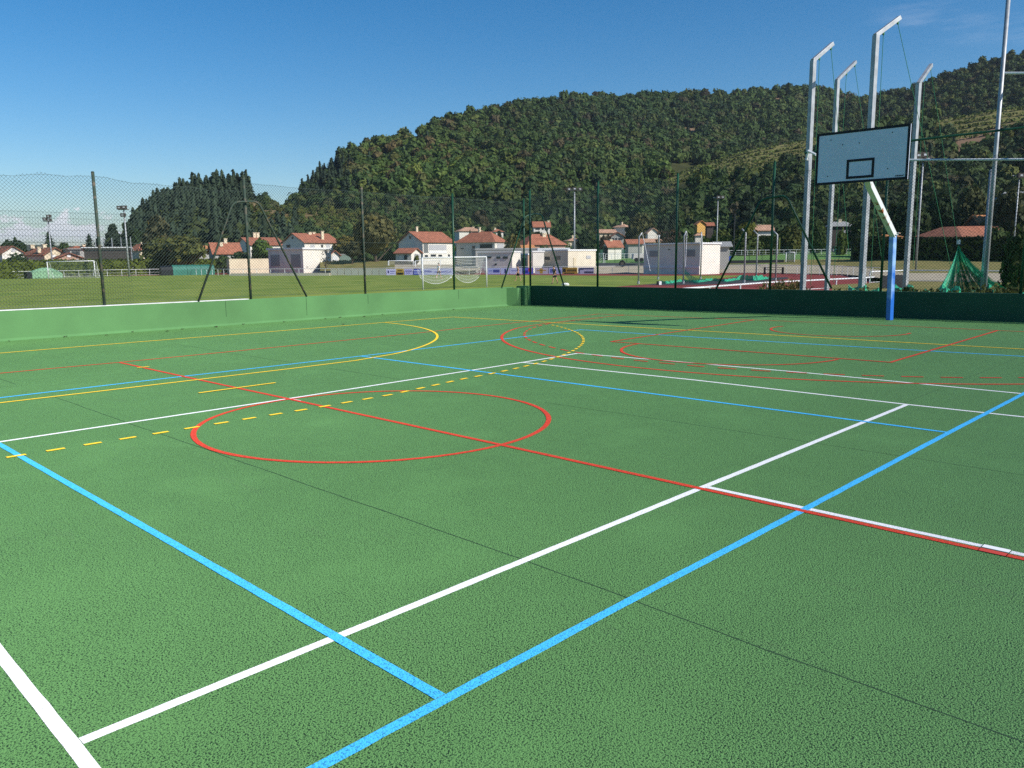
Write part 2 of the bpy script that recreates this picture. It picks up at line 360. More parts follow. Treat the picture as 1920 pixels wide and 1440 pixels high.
ROCK = [[(733, 262), (770, 250), (798, 262), (775, 272), (740, 270)], [(930, 240), (965, 234), (985, 246), (940, 250)], [(1270, 240), (1300, 238), (1318, 262), (1290, 262)], [(715, 290), (745, 292), (740, 306), (718, 302)], [(1320, 180), (1350, 178), (1360, 186), (1325, 190)], [(1450, 185), (1500, 180), (1500, 195), (1450, 198)], [(1795, 262), (1870, 238), (1900, 232), (1880, 262), (1850, 300), (1800, 305), (1780, 285)]]
azs = np.unique(np.concatenate([np.linspace(-math.pi, math.pi, 91)[:-1], np.linspace(-.85, .95, 620)]))
rs = np.unique(np.concatenate([[0.5, 8, 20, 50, 100, 150, 200], np.linspace(225, 520, 60), np.linspace(520, 980, 52), np.linspace(1000, 1900, 22), [2300, 2450, 2600, 2750, 2850, 2950, 3000, 3050, 3200, 3600, 4500, 6000, 9000]]))
A_, R_ = np.meshgrid(azs, rs, indexing='ij')
Z_ = terr_polar(A_, R_); X_, Y_ = polar_xy(A_, R_)
V = np.stack([X_, Y_, Z_], -1).reshape(-1, 3); na, nr = A_.shape
ii, jj = np.meshgrid(np.arange(na), np.arange(nr - 1), indexing='ij'); i2 = (ii + 1) % na
Q = np.stack([ii * nr + jj, ii * nr + jj + 1, i2 * nr + jj + 1, i2 * nr + jj], -1).reshape(-1, 4)
tpx, tpy = proj(V); C = np.empty((len(V), 3)); C[:] = (.062, .068, .026)
flat = V[:, 2] < FZ + .4; C[flat] = (.13, .14, .05)
n = fb(V[:, 0] * 2.5, V[:, 1] * 2.5)[:, None]
front = (R_.reshape(-1) < 1000)
k = inpoly(tpx, tpy, SCRUB) & front & (R_.reshape(-1) < 420); C[k] = (np.array([.19, .135, .055]) + n * .05)[k]
for v in VINE:
    k = inpoly(tpx, tpy, v) & (R_.reshape(-1) < 520); C[k] = (.21, .195, .075)
for v in ROCK:
    k = inpoly(tpx, tpy, v) & front; C[k] = (.26, .17, .11)
mesh_np('ground', V, Q, M_ground, C, smooth=True); tag(bpy.data.objects['ground'], kind='structure')

# ------------------------------------------------------------------ foliage
def leafquads(c, rad, n, size, jit=.55, zlo=-.35, rng=NR):
    """n leaf clumps over an ellipsoid; returns (4n,3)"""
    d = rng.normal(size=(n * 2 + 8, 3)); d /= np.linalg.norm(d, axis=1)[:, None]; d = d[d[:, 2] > zlo][:n]
    while len(d) < n:
        e = rng.normal(size=(n, 3)); e /= np.linalg.norm(e, axis=1)[:, None]; d = np.concatenate([d, e[e[:, 2] > zlo]])[:n]
    rad = np.asarray(rad, float); p = np.asarray(c) + d * rad * rng.uniform(.72, 1.06, (n, 1))
    nn = d / rad; nn /= np.linalg.norm(nn, axis=1)[:, None]; nn = nn + rng.normal(size=(n, 3)) * jit; nn /= np.linalg.norm(nn, axis=1)[:, None]
    t = np.cross(nn, rng.normal(size=(n, 3))); t /= np.linalg.norm(t, axis=1)[:, None] + 1e-9; b = np.cross(nn, t)
    s = size * rng.uniform(.5, 1.25, (n, 1)); e = rng.uniform(.55, 1, (n, 1))
    return np.stack([p - t * s - b * s * e * .6, p + t * s * .7 - b * s * e, p + t * s + b * s * e * .7, p - t * s * .8 + b * s * e], 1).reshape(-1, 3)
_cs = []
for ax in range(3):
    for sg in (-1, 1):
        for i in range(2):
            for j in range(2):
                q = []
                for (a, b) in ((i, j), (i + 1, j), (i + 1, j + 1), (i, j + 1)):
                    w = np.zeros(3); w[ax] = sg; w[(ax + 1) % 3] = a - 1; w[(ax + 2) % 3] = (b - 1) * sg; q.append(w / np.linalg.norm(w))
                _cs.append(q)
CSPH = np.array(_cs).reshape(-1, 3)
def core(c, rad): return np.asarray(c) + CSPH * np.asarray(rad)
def broadleaf(rng, n=90, size=.2, lobes=6, tall=1.0, jit=.5):
    """unit tree: crown about 2 wide, 2*tall high, base at z=0"""
    vs = [core((0, 0, .95 * tall), (.62, .62, .68 * tall))]; L = [((0, 0, 1.0 * tall), (.8, .8, .8 * tall), .4)]
    for k in range(lobes):
        a = 2 * math.pi * (k + rng.uniform(-.3, .3)) / lobes; z = rng.uniform(.55, 1.45) * tall; q = rng.uniform(.35, .62) * (1 if z < 1.1 * tall else .7)
        s = rng.uniform(.36, .56); L.append(((math.cos(a) * q, math.sin(a) * q, z), (s, s, s * .85), .6 / lobes))
    for c, r, w in L: vs.append(leafquads(c, r, max(6, int(n * w)), size, jit, rng=rng))
    for c, r, w in L[1:]: vs.append(core(c, np.array(r) * .72))
    return np.concatenate(vs)
def conifer(rng, n=100, size=.16, layers=8):
    vs = []
    for k in range(layers):
        t = k / layers; R = (1 - t) ** .9 * (.62 + rng.uniform(-.08, .08)) + .03; z = .15 + t * 2.2; m = max(5, int(n * (1 - t) * 1.9 / layers))
        a = rng.uniform(0, 2 * math.pi, m); rr = R * rng.uniform(.55, 1.05, m)
        p = np.stack([np.cos(a) * rr, np.sin(a) * rr, z + rng.uniform(-.08, .1, m)], 1); o = np.stack([np.cos(a), np.sin(a), -.45 * np.ones(m)], 1); sd_ = np.stack([-np.sin(a), np.cos(a), rng.uniform(-.3, .3, m)], 1)
        s = size * rng.uniform(.6, 1.3, (m, 1)) * (1.2 - .6 * t)
        vs.append(np.stack([p - o * s * 1.3 - sd_ * s * .5, p + o * s - sd_ * s * .7, p + o * s * 1.3 + sd_ * s * .5, p - o * s * 1.2 + sd_ * s * .8], 1).reshape(-1, 3))
    for k in range(3):
        vs.append(core((0, 0, .55 + k * .6), (.42 - .13 * k, .42 - .13 * k, .5)))
    return np.concatenate(vs)
frng = np.random.default_rng(5)
PB = [broadleaf(frng, 84, .22, 5, frng.uniform(.85, 1.15), .34) for _ in range(8)]
PC = [conifer(frng, 84, .17) for _ in range(4)]
def scatter(n, az_lo, az_hi, r_lo, r_hi, rng):
    az = rng.uniform(az_lo, az_hi, n); r = np.sqrt(rng.uniform(r_lo ** 2, r_hi ** 2, n)); x, y = polar_xy(az, r); z = terr_polar(az, r)
    return az, r, x, y, z
def forest(name, label, sets):
    Vs, Cs = [], []
    for (proto, x, y, z, s, hs_, tint, rng) in sets:
        idx = rng.integers(0, len(proto), len(x))
        for k in range(len(proto)):
            w = np.where(idx == k)[0]
            if not len(w): continue
            T = proto[k]; a = rng.uniform(0, 2 * math.pi, len(w)); ca, sa = np.cos(a), np.sin(a)
            ss = s[w][:, None]
            vx = (T[:, 0] * ca[:, None] - T[:, 1] * sa[:, None]) * ss + x[w][:, None]
            vy = (T[:, 0] * sa[:, None] + T[:, 1] * ca[:, None]) * ss + y[w][:, None]
            vz = T[:, 2][None, :] * ss * hs_[w][:, None] + z[w][:, None] - .3 * ss
            Vs.append(np.stack([vx, vy, vz], -1).reshape(-1, 3))
            c = np.repeat(tint[w], len(T), 0).reshape(len(w), len(T), 3)
            lv = np.repeat(rng.uniform(.80, 1.22, (len(w), len(T) // 4)), 4, 1)[:, :, None]
            Cs.append((c * lv).reshape(-1, 3))
    V = np.concatenate(Vs); C = np.concatenate(Cs); Q = np.arange(len(V)).reshape(-1, 4)
    o = mesh_np(name, V, Q, M_leaf, C); tag(o, label, 'forest', kind='stuff'); return o
PAL = np.array([[.050, .078, .026], [.060, .090, .027], [.074, .098, .030], [.042, .066, .027], [.080, .082, .034], [.098, .110, .032]])
def tints(n, rng, x, y, w):
    k = rng.choice(len(PAL), n, p=np.array(w) / sum(w)); t = PAL[k] * np.array([1.12, 1.22, 1.12]) * rng.uniform(.85, 1.15, (n, 1)); g = fb(x * 1.7, y * 1.7)
    return t * (1 + .16 * g[:, None])
# broadleaf woods on the big hill, the spur and the right-hand hill
az, r, x, y, z = scatter(19000, azte(480, 300)[0], azte(2050, 300)[0], 235, 900, frng)
px, py = proj(np.stack([x, y, z], -1))
keep = np.ones(len(px), bool)
def upto(hk, az, r, add):
    h = HILLS[hk]; return r < np.interp(az, h['az'], h['R1']) + add
keep &= (upto(2, az, r, 12) | ((px > 1560) & (r < 812)))
keep &= z > FZ + 1.5
for v in VINE: keep &= ~(inpoly(px, py, v) & (r < 500)) & ~(inpoly(px, py - 14, v) & (r < 500))
keep &= ~(inpoly(px, py, SCRUB) & (r < 430))
for v in ROCK: keep &= ~(inpoly(px, py, v) & (frng.uniform(size=len(px)) < .8)) 
keep &= ~((px < 560) & (r < 430))
# thin the stretch hidden behind the spur crest
hid = (r > 485) & (r < 560) & (px > 1250); keep &= ~hid
az, r, x, y, z, px, py = [q[keep] for q in (az, r, x, y, z, px, py)]
con = ((px < 700) & (frng.uniform(size=len(px)) < np.clip((720 - px) / 130, 0, .85)) & (py < 380)) | (frng.uniform(size=len(px)) < .035)
sz = np.interp(r, [240, 420, 850], [3.0, 3.6, 4.2]) * frng.uniform(.6, 1.42, len(r))
hgt = frng.uniform(.8, 1.25, len(r)); T = tints(len(r), frng, x, y, (5, 5, 3, 4, 2.2, 1.2))
right = px > 1600; T[right] = T[right] * np.array([1.0, .93, .95]); sz[right & (r > 520)] *= .8
brown = frng.uniform(size=len(r)) < np.where((px > 640) & (px < 1000) & (py < 330), .13, .035); T[brown] = np.array([.092, .078, .040]) * frng.uniform(.8, 1.2, (brown.sum(), 1))
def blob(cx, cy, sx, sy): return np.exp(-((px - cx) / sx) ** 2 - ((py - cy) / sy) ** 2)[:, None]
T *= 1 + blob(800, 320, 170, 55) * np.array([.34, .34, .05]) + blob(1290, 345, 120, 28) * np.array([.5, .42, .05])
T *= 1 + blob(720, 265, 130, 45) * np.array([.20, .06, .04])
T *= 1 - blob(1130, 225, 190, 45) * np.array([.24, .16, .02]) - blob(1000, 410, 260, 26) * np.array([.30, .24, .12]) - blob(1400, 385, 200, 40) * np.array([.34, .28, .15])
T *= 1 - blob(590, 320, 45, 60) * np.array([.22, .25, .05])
b = ~con
T[con] = np.array([.036, .058, .034]) * frng.uniform(.8, 1.3, (con.sum(), 1))
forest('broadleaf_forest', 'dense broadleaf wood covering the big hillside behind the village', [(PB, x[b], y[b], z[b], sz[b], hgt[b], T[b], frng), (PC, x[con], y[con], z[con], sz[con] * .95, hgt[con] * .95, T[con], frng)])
# conifer knoll on the left
az, r, x, y, z = scatter(2300, azte(236, 380)[0], azte(552, 380)[0], 250, 440, frng)
px, py = proj(np.stack([x, y, z], -1)); keep = (z > FZ + 2) & ~(inpoly(px, py, SCRUB)) & ((px < 490) | (frng.uniform(size=len(px)) < .25))
az, r, x, y, z, px = [q[keep] for q in (az, r, x, y, z, px)]
sz = frng.uniform(3.0, 5.6, len(r)); hgt = frng.uniform(.72, 1.28, len(r)); T = np.array([.044, .068, .040]) * frng.uniform(.75, 1.35, (len(r), 1))
lowb = (py[keep] > 415) & (frng.uniform(size=len(r)) < .55); T[lowb] = PAL[2] * frng.uniform(.7, 1.1, (lowb.sum(), 1)); q = ~lowb
forest('conifer_forest', 'dark conifer wood covering the low knoll on the left', [(PC, x[q], y[q], z[q], sz[q], hgt[q], T[q], frng), (PB, x[lowb], y[lowb], z[lowb], sz[lowb], hgt[lowb] * .8, T[lowb], frng)])
# bushes on the dry slope
az, r, x, y, z = scatter(1500, azte(440, 400)[0], azte(720, 400)[0], 240, 408, frng)
px, py = proj(np.stack([x, y, z], -1)); keep = (z > FZ + 1) & inpoly(px, py, [(440, 368), (545, 372), (640, 376), (720, 400), (720, 470), (440, 470)])
keep &= frng.uniform(size=len(px)) < np.where(py > 432, .95, np.where(px > 590, .75, .42))
x, y, z, px, py = [q[keep] for q in (x, y, z, px, py)]
sz = frng.uniform(.9, 2.3, len(x)) * np.where(py > 432, 1.5, 1); T = tints(len(x), frng, x, y, (1, 2, 4, 1, 4, 4)) * np.array([1.25, 1.1, .9])
forest('scrub', 'low olive bushes scattered over the dry slope beside the knoll', [(PB, x, y, z, sz, frng.uniform(.6, 1.0, len(x)), T, frng)])
# vineyard rows along the contours
vv = []
for r in np.arange(322, 474, 9.0):
    aa = np.arange(azte(1180, 300)[0], azte(1995, 220)[0], .0032); aa = aa + frng.uniform(-.001, .001, len(aa)); rr = r + 1.2 * np.sin(aa * 37) + frng.normal(size=len(aa)) * .5
    x, y = polar_xy(aa, rr); z = terr_polar(aa, rr); px, py = proj(np.stack([x, y, z], -1)); ok = (inpoly(px, py, VINE[0]) | inpoly(px, py, VINE[1])) & (frng.uniform(size=len(aa)) < .95)
    for q in np.stack([x, y, z + .8], -1)[ok]: vv.append(leafquads(q, (1.3, 1.3, .95), 9, .55, .6, -.4, frng))
vv = np.concatenate(vv); cc = np.repeat(np.array([[.135, .170, .042]]) * frng.uniform(.65, 1.35, (len(vv) // 4, 1)), 4, 0)
o = mesh_np('vineyard', vv, np.arange(len(vv)).reshape(-1, 4), M_leaf, cc); tag(o, 'terraced rows of yellow-green vines on the spur', 'vineyard', kind='stuff')
# ------------------------------------------------------------------ court
WS = .0986                                   # the end wall runs slightly askew
def wy(x): return 16.26 + WS * x             # its face
mb = MB()
mb.poly([(-8.3, -30, 0), (40, -30, 0), (40, wy(40), 0), (-8.3, wy(-8.3), 0)])
o = mb.build('court', M_court); tag(o, kind='structure'); court = o
class Lines:
    def __init__(s, z): s.mb = MB(); s.z = z; s.k = 0
    def line(s, pts, w=.05):
        z = s.z + .00005 * s.k; s.k += 1
        raw = [np.array(p, float) for p in pts]; pts = [raw[0]]
        for a, b in zip(raw, raw[1:]):           # hand-rolled edges are never quite straight
            m = max(1, int(np.linalg.norm(b - a) / .11)); pts += [a + (b - a) * j / m for j in range(1, m + 1)]
        n = len(pts); L, Rr = [], []
        for i in range(n):
            a = pts[max(0, i - 1)]; b = pts[min(n - 1, i + 1)]; d = (b - a) / np.linalg.norm(b - a); q = np.array([-d[1], d[0]]) * w / 2
            L.append(pts[i] + q * (1 + rnd.uniform(-.06, .06))); Rr.append(pts[i] - q * (1 + rnd.uniform(-.06, .06)))
        for i in range(n - 1):
            s.mb.poly([(*Rr[i], z), (*Rr[i + 1], z), (*L[i + 1], z), (*L[i], z)])
    def arc(s, c, r, a0, a1, w=.05, n=48):
        s.line([(c[0] + r * math.cos(a0 + (a1 - a0) * i / n), c[1] + r * math.sin(a0 + (a1 - a0) * i / n)) for i in range(n + 1)], w)
    def dashes(s, pts, on, off, w=.05, start=0):
        pts = [np.array(p, float) for p in pts]; seg = [np.linalg.norm(pts[i + 1] - pts[i]) for i in range(len(pts) - 1)]; cum = np.concatenate([[0], np.cumsum(seg)])
        def at(t):
            i = min(len(seg) - 1, int(np.searchsorted(cum, t, 'right') - 1)); return pts[i] + (pts[i + 1] - pts[i]) * (t - cum[i]) / seg[i]
        t = start
        while t + on < cum[-1]:
            s.line([at(t), at(t + on)], w); t += on + off
def arcpts(c, r, a0, a1, n=60): return [(c[0] + r * math.cos(a0 + (a1 - a0) * i / n), c[1] + r * math.sin(a0 + (a1 - a0) * i / n)) for i in range(n + 1)]
R_ = math.radians
wl_ = Lines(.0012)
wl_.line([(2.83, -4.1), (2.82, -2.92), (2.79, 0), (2.65, 4.17), (2.56, 5.63)])
wl_.line([(2.585, 5.63), (4.4, 5.76), (6.34, 5.86), (8.99, 5.82), (12, 5.85), (22, 5.9)])
wl_.line([(2.675, 4.17), (5.59, 4.31), (8.26, 4.265), (9.32, 4.30), (12, 4.3), (22, 4.35)])
wl_.line([(8.29, -4.0), (8.285, -2.98), (8.265, 0), (8.25, 4.24)])
wl_.line([(2.85, -4.02), (7.4, -4.02), (8.5, -4.03), (12, -4.03), (22, -4.05)], .05)
wl_.line([(8.29, .072), (9.0, .068), (10.2, .072), (14, .06), (20, .06)], .05)
wl_.line([(2.82, .03), (3.02, .03)], .045)
o = wl_.mb.build('white_court_lines', M_white, court); o.location = (0, 0, 0)
bl = Lines(.0026)
bl.line([(.07, -8.9), (.07, -2.25), (.02, 0), (.01, 3.02), (-.20, 9.15)], .055)
bl.line([(-.175, 9.12), (2.6, 9.22), (5.67, 9.46), (8.21, 9.71), (9.0, 9.75)], .058)
bl.line([(9.0, -8.9), (9.0, -3.49), (8.99, -1.84), (9.0, 0), (9.0, 3.05), (9.01, 5.8), (9.02, 9.75)])
bl.line([(.06, -2.94), (2.96, -2.95), (6.44, -2.97), (8.97, -2.99)])
bl.line([(.03, 3.02), (6.35, 3.06), (8.98, 3.05)])
o = bl.mb.build('blue_court_lines', M_blue, court); o.location = (0, 0, 0)
rl = Lines(.0036)
rl.line([(-2.32, 0), (0, -.005), (2.8, .01), (6.24, .015), (8.26, .005), (10.2, .0), (14, -.01)])
rl.line([(-2.35, -13), (-2.41, -1.65), (-2.39, -.88), (-2.35, 0), (-2.38, 2.61), (-2.51, 6.25), (-2.68, 8.35), (-2.77, 10.32), (-2.97, 13.33)], .052)
rl.line([(-2.97, 13.33), (-2.14, 13.40), (1.5, 13.93), (3.83, 14.18), (6.79, 14.30), (11, 14.4)], .056)
rl.arc((4.575, -.02), 1.735, 0, 2 * math.pi, .05, 72)
rl.arc((4.32, 11.39), 6.59, R_(206), R_(330), .056, 64)
rl.line([(-1.60, 8.45), (-1.80, 9.05), (-1.98, 9.9), (-2.10, 11.2), (-2.13, 13.38)], .052)
rl.dashes(arcpts((4.3, 11.94), 6.49, R_(198), R_(335), 90), .27, .21, .05)
rl.line([(-1.88, 9.9), (-1.92, 11.0), (-1.95, 12.2)], .02)
rl.line([(1.5, 13.90), (1.87, 7.46)], .056); rl.line([(1.87, 7.47), (4.2, 7.58), (6.9, 7.68)], .056); rl.line([(6.91, 7.66), (6.80, 14.27)], .05)
rl.arc((4.34, 7.54), 1.84, R_(180), R_(360), .05, 40)
rl.arc((4.24, 12.38), 1.39, R_(170), R_(370), .05, 40)
o = rl.mb.build('red_court_lines', M_red, court); o.location = (0, 0, 0)
yl = Lines(.0052)
yl.line([(-5.45, -12), (-5.45, -.95), (-5.50, 1.54), (-5.45, 4.3), (-5.50, 7.71), (-5.48, 10.0)], .056)
yl.line([(-5.47, 10.0), (-2.64, 10.19), (1.86, 10.44), (5.22, 10.63), (7.99, 10.8), (12, 10.9)], .058)
yl.line(arcpts((-5.85, 1.12), 6.54, R_(86.5), R_(22), 40) + [(.45, 2.6), (.50, 1.4), (.50, -1.5), (.47, -4)])
d9 = [(3.54, -5.5), (3.56, -2.4), (3.56, 0), (3.5, 1.0)] + arcpts((-5.54, 1.82), 8.79, R_(4), R_(63), 60)
yl.dashes(d9, .145, .155, .05, .05)
yl.line([(1.61, -.51), (1.59, .54)]); yl.line([(-1.41, -.08), (-1.41, .10)])
o = yl.mb.build('yellow_court_lines', M_yellow, court); o.location = (0, 0, 0)
jl = Lines(.0005)
def crack(pts, w=.008):
    out = []
    for i in range(len(pts) - 1):
        a, b = np.array(pts[i], float), np.array(pts[i + 1], float); m = max(2, int(np.linalg.norm(b - a) / .25))
        out += [tuple(a + (b - a) * j / m + np.array([0, rnd.uniform(-.006, .006)])) for j in range(m)]
    out.append(pts[-1]); jl.line(out, w)
crack([(-4.9, -1.82), (-1.0, -1.81)]); crack([(.45, -1.79), (2.69, -1.80), (4.67, -1.79), (8.26, -1.79), (9.69, -1.84), (10.56, -1.85), (13, -1.85)], .0075)
crack([(-4.5, 1.84), (-.1, 1.80)]); crack([(.9, 1.82), (2.6, 1.82)], .008); crack([(5.22, 1.80), (6.85, 1.85), (9.82, 1.88), (15, 1.9)], .006)
crack([(-4.5, 5.56), (.8, 5.5)], .007); crack([(8.2, 4.35), (8.18, 9.4)], .005)
o = jl.mb.build('expansion_joints', M_joint, court); o.location = (0, 0, 0)
a, b = G(1836, 1031), G(1886, 1043); u = (b - a)[:2] / np.linalg.norm((b - a)[:2]); n = np.array([-u[1], u[0]]); L_ = float(np.linalg.norm((b - a)[:2])); c = np.array([(a + b)[0] / 2, .036]); u = np.array([1.0, 0]); n = np.array([0, 1.0])
sk = empty('socket_cover', (*c, 0), 'small smooth cover plate in the doubled red and white line', 'cover'); mb = MB(); mb.obox(c, u, L_ / 2 + .004, .062, .0005, .0036); mb.build('rim', M_joint, sk)
mb = MB(); mb.obox(c + n * .034, u, L_ / 2, .026, .003, .0052); mb.build('white_half', mat('smooth_white', (.82, .82, .82), .5, .03), sk); mb = MB(); mb.obox(c - n * .036, u, L_ / 2, .026, .003, .0052); mb.build('red_half', mat('smooth_red', (.55, .06, .035), .5, .05), sk)
for k in range(16):                          # litter blown against the foot of the wall
    y = (-.2, .9, 2.3, 3.4, 4.2, 5.0, 6.1, 7.4, 7.9, 9.3, 10.8, 12.1, 2.9, 6.6, 8.5, 1.6)[k]; x = -7.9 + rnd.uniform(0, .25) + (rnd.uniform(.3, 2.5) if k > 11 else 0); r = rnd.uniform(.025, .05); t_ = rnd.uniform(0, 6.28); mb = MB(); p = [(x + r * math.cos(t_ + q) * (1 if i % 2 else .6), y + r * math.sin(t_ + q), .008 + .012 * (i % 3)) for i, q in enumerate((0, .9, 1.9, 3.1, 4.2, 5.3))]
    mb.poly(p); o = mb.build('fallen_leaf', mat('dry_leaf', (.05, .045, .025), .8, .4)); tag(o, 'small dark dry leaf lying near the foot of the sunlit wall', 'leaf', 'leaves blown along the wall')
# ------------------------------------------------------------------ low walls
mb = MB()
t = .24; zt = .62
prof = [(-8.0, .05), (-8.0, zt), (-8 - t, zt), (-8 - t, FZ), (-7.94, FZ), (-7.94, .006), (-7.975, .02)]
for y0, y1 in ((-30, 15.05),):
    n = len(prof)
    for i in range(n):
        a, b = prof[i], prof[(i + 1) % n]
        mb.poly([(a[0], y0, a[1]), (a[0], y1, a[1]), (b[0], y1, b[1]), (b[0], y0, b[1])], 0)
    mb.poly([(p[0], y1, p[1]) for p in prof], 0); mb.poly([(p[0], y0, p[1]) for p in prof][::-1], 0)
lw = mb.build('boundary_wall', M_wallg); tag(lw, 'sunlit low green wall along the left side of the court', 'wall')
mb = MB(); mb.box(-8.25, -8.02, -30, 5.3, zt + .003, zt + .018); mb.build('coping', M_wallw, lw)
mb = MB()
for y, h in ((1.05 + 3.6, .40), (6.95, .5), (8.98, .28), (12.5, .3)):
    mb.box(-8.004, -7.9965, y - .004, y + .004, zt - h, zt - .01)
mb.build('crack', M_joint, lw)
mb = MB()
def slab(x0, x1, y_off0, y_off1, z0, z1):
    mb.hexa([(x0, wy(x0) + y_off0, z0), (x1, wy(x1) + y_off0, z0), (x1, wy(x1) + y_off1, z0), (x0, wy(x0) + y_off1, z0)],
            [(x0, wy(x0) + y_off0, z1), (x1, wy(x1) + y_off0, z1), (x1, wy(x1) + y_off1, z1), (x0, wy(x0) + y_off1, z1)])
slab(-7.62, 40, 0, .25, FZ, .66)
rw = mb.build('boundary_wall', M_wallg_shade); tag(rw, 'shaded end wall behind the basketball post, its green darkened for the shade', 'wall')
mb = MB()
def prism(pl, z0, z1): mb.hexa([(*p, z0) for p in pl], [(*p, z1) for p in pl])
prism([(-8.0, 14.70), (-7.70, 14.93), (-7.70, 15.08), (-8.23, 15.08), (-8.23, 15.052)], FZ, .60); prism([(-7.98, 15.17), (-7.70, 15.27), (-7.66, 15.38), (-8.2, 15.38)], FZ, .612); mb.box(-8.2, -7.635, 15.40, wy(-7.6) + .22, FZ, .645)
o = mb.build('corner_pier', M_wallg); tag(o, 'stepped green pier closing the corner between the two low walls', 'pier')
mb = MB(); mb.tube([(-7.80, 15.15, .58), (-7.80, 15.15, 0)], .03, 8); mb.build('drain_pipe', M_joint, o)

# ------------------------------------------------------------------ chain-link fences
def mesh_panel(p0, p1, zlo, ztop, pitch, r, parent, m):
    """diamond wire between two plan points; ztop(t) gives the top edge"""
    p0, p1 = np.array(p0, float), np.array(p1, float); Lh = np.linalg.norm(p1 - p0); u = (p1 - p0) / Lh
    nrm = np.array([-u[1], u[0]]); mb = MB(); H = 3.2
    def pt(s, z, off): q = p0 + u * s + nrm * off; return (q[0], q[1], z)
    for sgn in (1, -1):
        s0 = -H if sgn > 0 else 0
        n = int((Lh + H) / pitch)
        for i in range(n + 1):
            s = s0 + i * pitch
            # the wire rises at 45 degrees from (s, zlo)
            a = max(0.0, -s if sgn > 0 else s - Lh); ss = s + sgn * a; z = zlo + a
            if not (-1e-6 <= ss <= Lh + 1e-6): continue
            b = a
            end = (Lh - s) if sgn > 0 else s
            top = end
            for _ in range(4): top = min(end, ztop(min(1, max(0, (s + sgn * top) / Lh))) - zlo)
            if top - a < .03: continue
            mb.tube([pt(ss, z, .004 * sgn), pt(s + sgn * top, zlo + top, .004 * sgn)], r, 3, cap=False)
    zs = [zlo + .03, (zlo + ztop(.5)) * .5]
    for z in zs: mb.tube([pt(0, z, 0), pt(Lh * .5, z - .015, 0), pt(Lh, z, 0)], r * 1.25, 4)
    mb.tube([pt(Lh * k / 12, ztop(k / 12) - .02, 0) for k in range(13)], r * 1.25, 4)
    return mb.build('wire_mesh', m, parent)
def post(p, z0, z1, r, parent, m):
    mb = MB(); mb.tube([(p[0], p[1], z0), (p[0], p[1], z1)], r, 10); mb.tube([(p[0], p[1], z1), (p[0], p[1], z1 + .02)], [r * 1.15, r * .6], 10)
    return mb.build('post', m, parent, True)
def brace(pts, r, parent, m):
    pts = [np.array(p, float) for p in pts]; out = [pts[0]]
    for i in range(1, len(pts) - 1):
        a, b, c = pts[i - 1], pts[i], pts[i + 1]; k = min(.16, .45 * np.linalg.norm(a - b), .45 * np.linalg.norm(c - b)); p = b + (a - b) / np.linalg.norm(a - b) * k; q = b + (c - b) / np.linalg.norm(c - b) * k
        for t_ in (0, .25, .5, .75, 1): out.append((1 - t_) ** 2 * p + 2 * t_ * (1 - t_) * b + t_ * t_ * q)
    out.append(pts[-1]); mb = MB(); mb.tube(out, r, 8); return mb.build('brace', m, parent, True)
lf = empty('chain_link_fence', (-8.12, 1.84, zt), 'tall old chain-link fence standing on the sunlit left wall', 'fence')
XF = -8.13
ys = [-5.3, -1.75, 1.84, 5.41, 8.99, 12.44, 15.72]
for i, y in enumerate(ys):
    post((XF, y), zt - .05, (3.6, 3.6, 3.56, 3.68, 3.62, 3.62, 3.60)[i], .033 if i < 6 else .03, lf, M_post if i < 5 else M_postg)
def wavy(base0, base1, sag, amp, seed):
    def f(t): return base0 + (base1 - base0) * t - sag * 4 * t * (1 - t) + amp * (math.sin(t * 9 + seed) * .5 + .5 * math.sin(t * 23 + seed * 2) + .3 * math.sin(t * 61 + seed))
    return f
tops = [wavy(3.35, 3.2, .0, .03, 1), wavy(3.15, 3.50, -.06, .045, 2), wavy(3.50, 3.36, .06, .03, 3), wavy(3.56, 3.52, .02, .012, 1), wavy(3.52, 3.52, .02, .01, 5), wavy(3.52, 3.50, .02, .01, 6)]
for i in range(6): mesh_panel((XF - .04, ys[i]), (XF - .04, ys[i + 1]), zt + .05, tops[i], .078, .0027, lf, M_wire)
b1 = [PX(372, 565, -8.02), PX(437, 379, -8.02), PX(483, 377, -8.02), PX(575, 556, -8.02)]
brace(b1, .026, lf, M_post)
rf = empty('chain_link_fence', (.8, wy(.8) + .12, .66), 'green chain-link fence standing on the shaded end wall', 'fence')
def wp(px, py, off=.12):                    # point on the end wall's line
    v = ray(px, py); tt = (16.26 + off + WS * CX - CY) / (v[1] - WS * v[0]); return CAM + v * tt
xs = [-7.75] + [float(wp(px, 541)[0]) for px in (1120, 1266, 1443, 1651, 1914)] + [10.9, 14.3]
for i, x in enumerate(xs):
    post((x, wy(x) + .13), .62, (3.86, 3.98, 4.02, 4.14, 4.1, 4.1, 4.1, 4.1)[i], .034, rf, M_postg)
for i in range(len(xs) - 1):
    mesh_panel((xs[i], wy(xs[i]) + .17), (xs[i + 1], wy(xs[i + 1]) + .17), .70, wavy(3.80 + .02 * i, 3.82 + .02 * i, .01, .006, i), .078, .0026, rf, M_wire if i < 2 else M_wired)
brace([PX(940, 541, -8.02), PX(984, 405, -8.02), PX(1003, 401, -7.9), wp(1016, 403), wp(1059, 541)], .026, rf, M_postg)
brace([wp(1343, 541, .05), wp(1427, 374, .05), wp(1474, 366, .05), wp(1559, 541, .05)], .028, rf, M_postg)
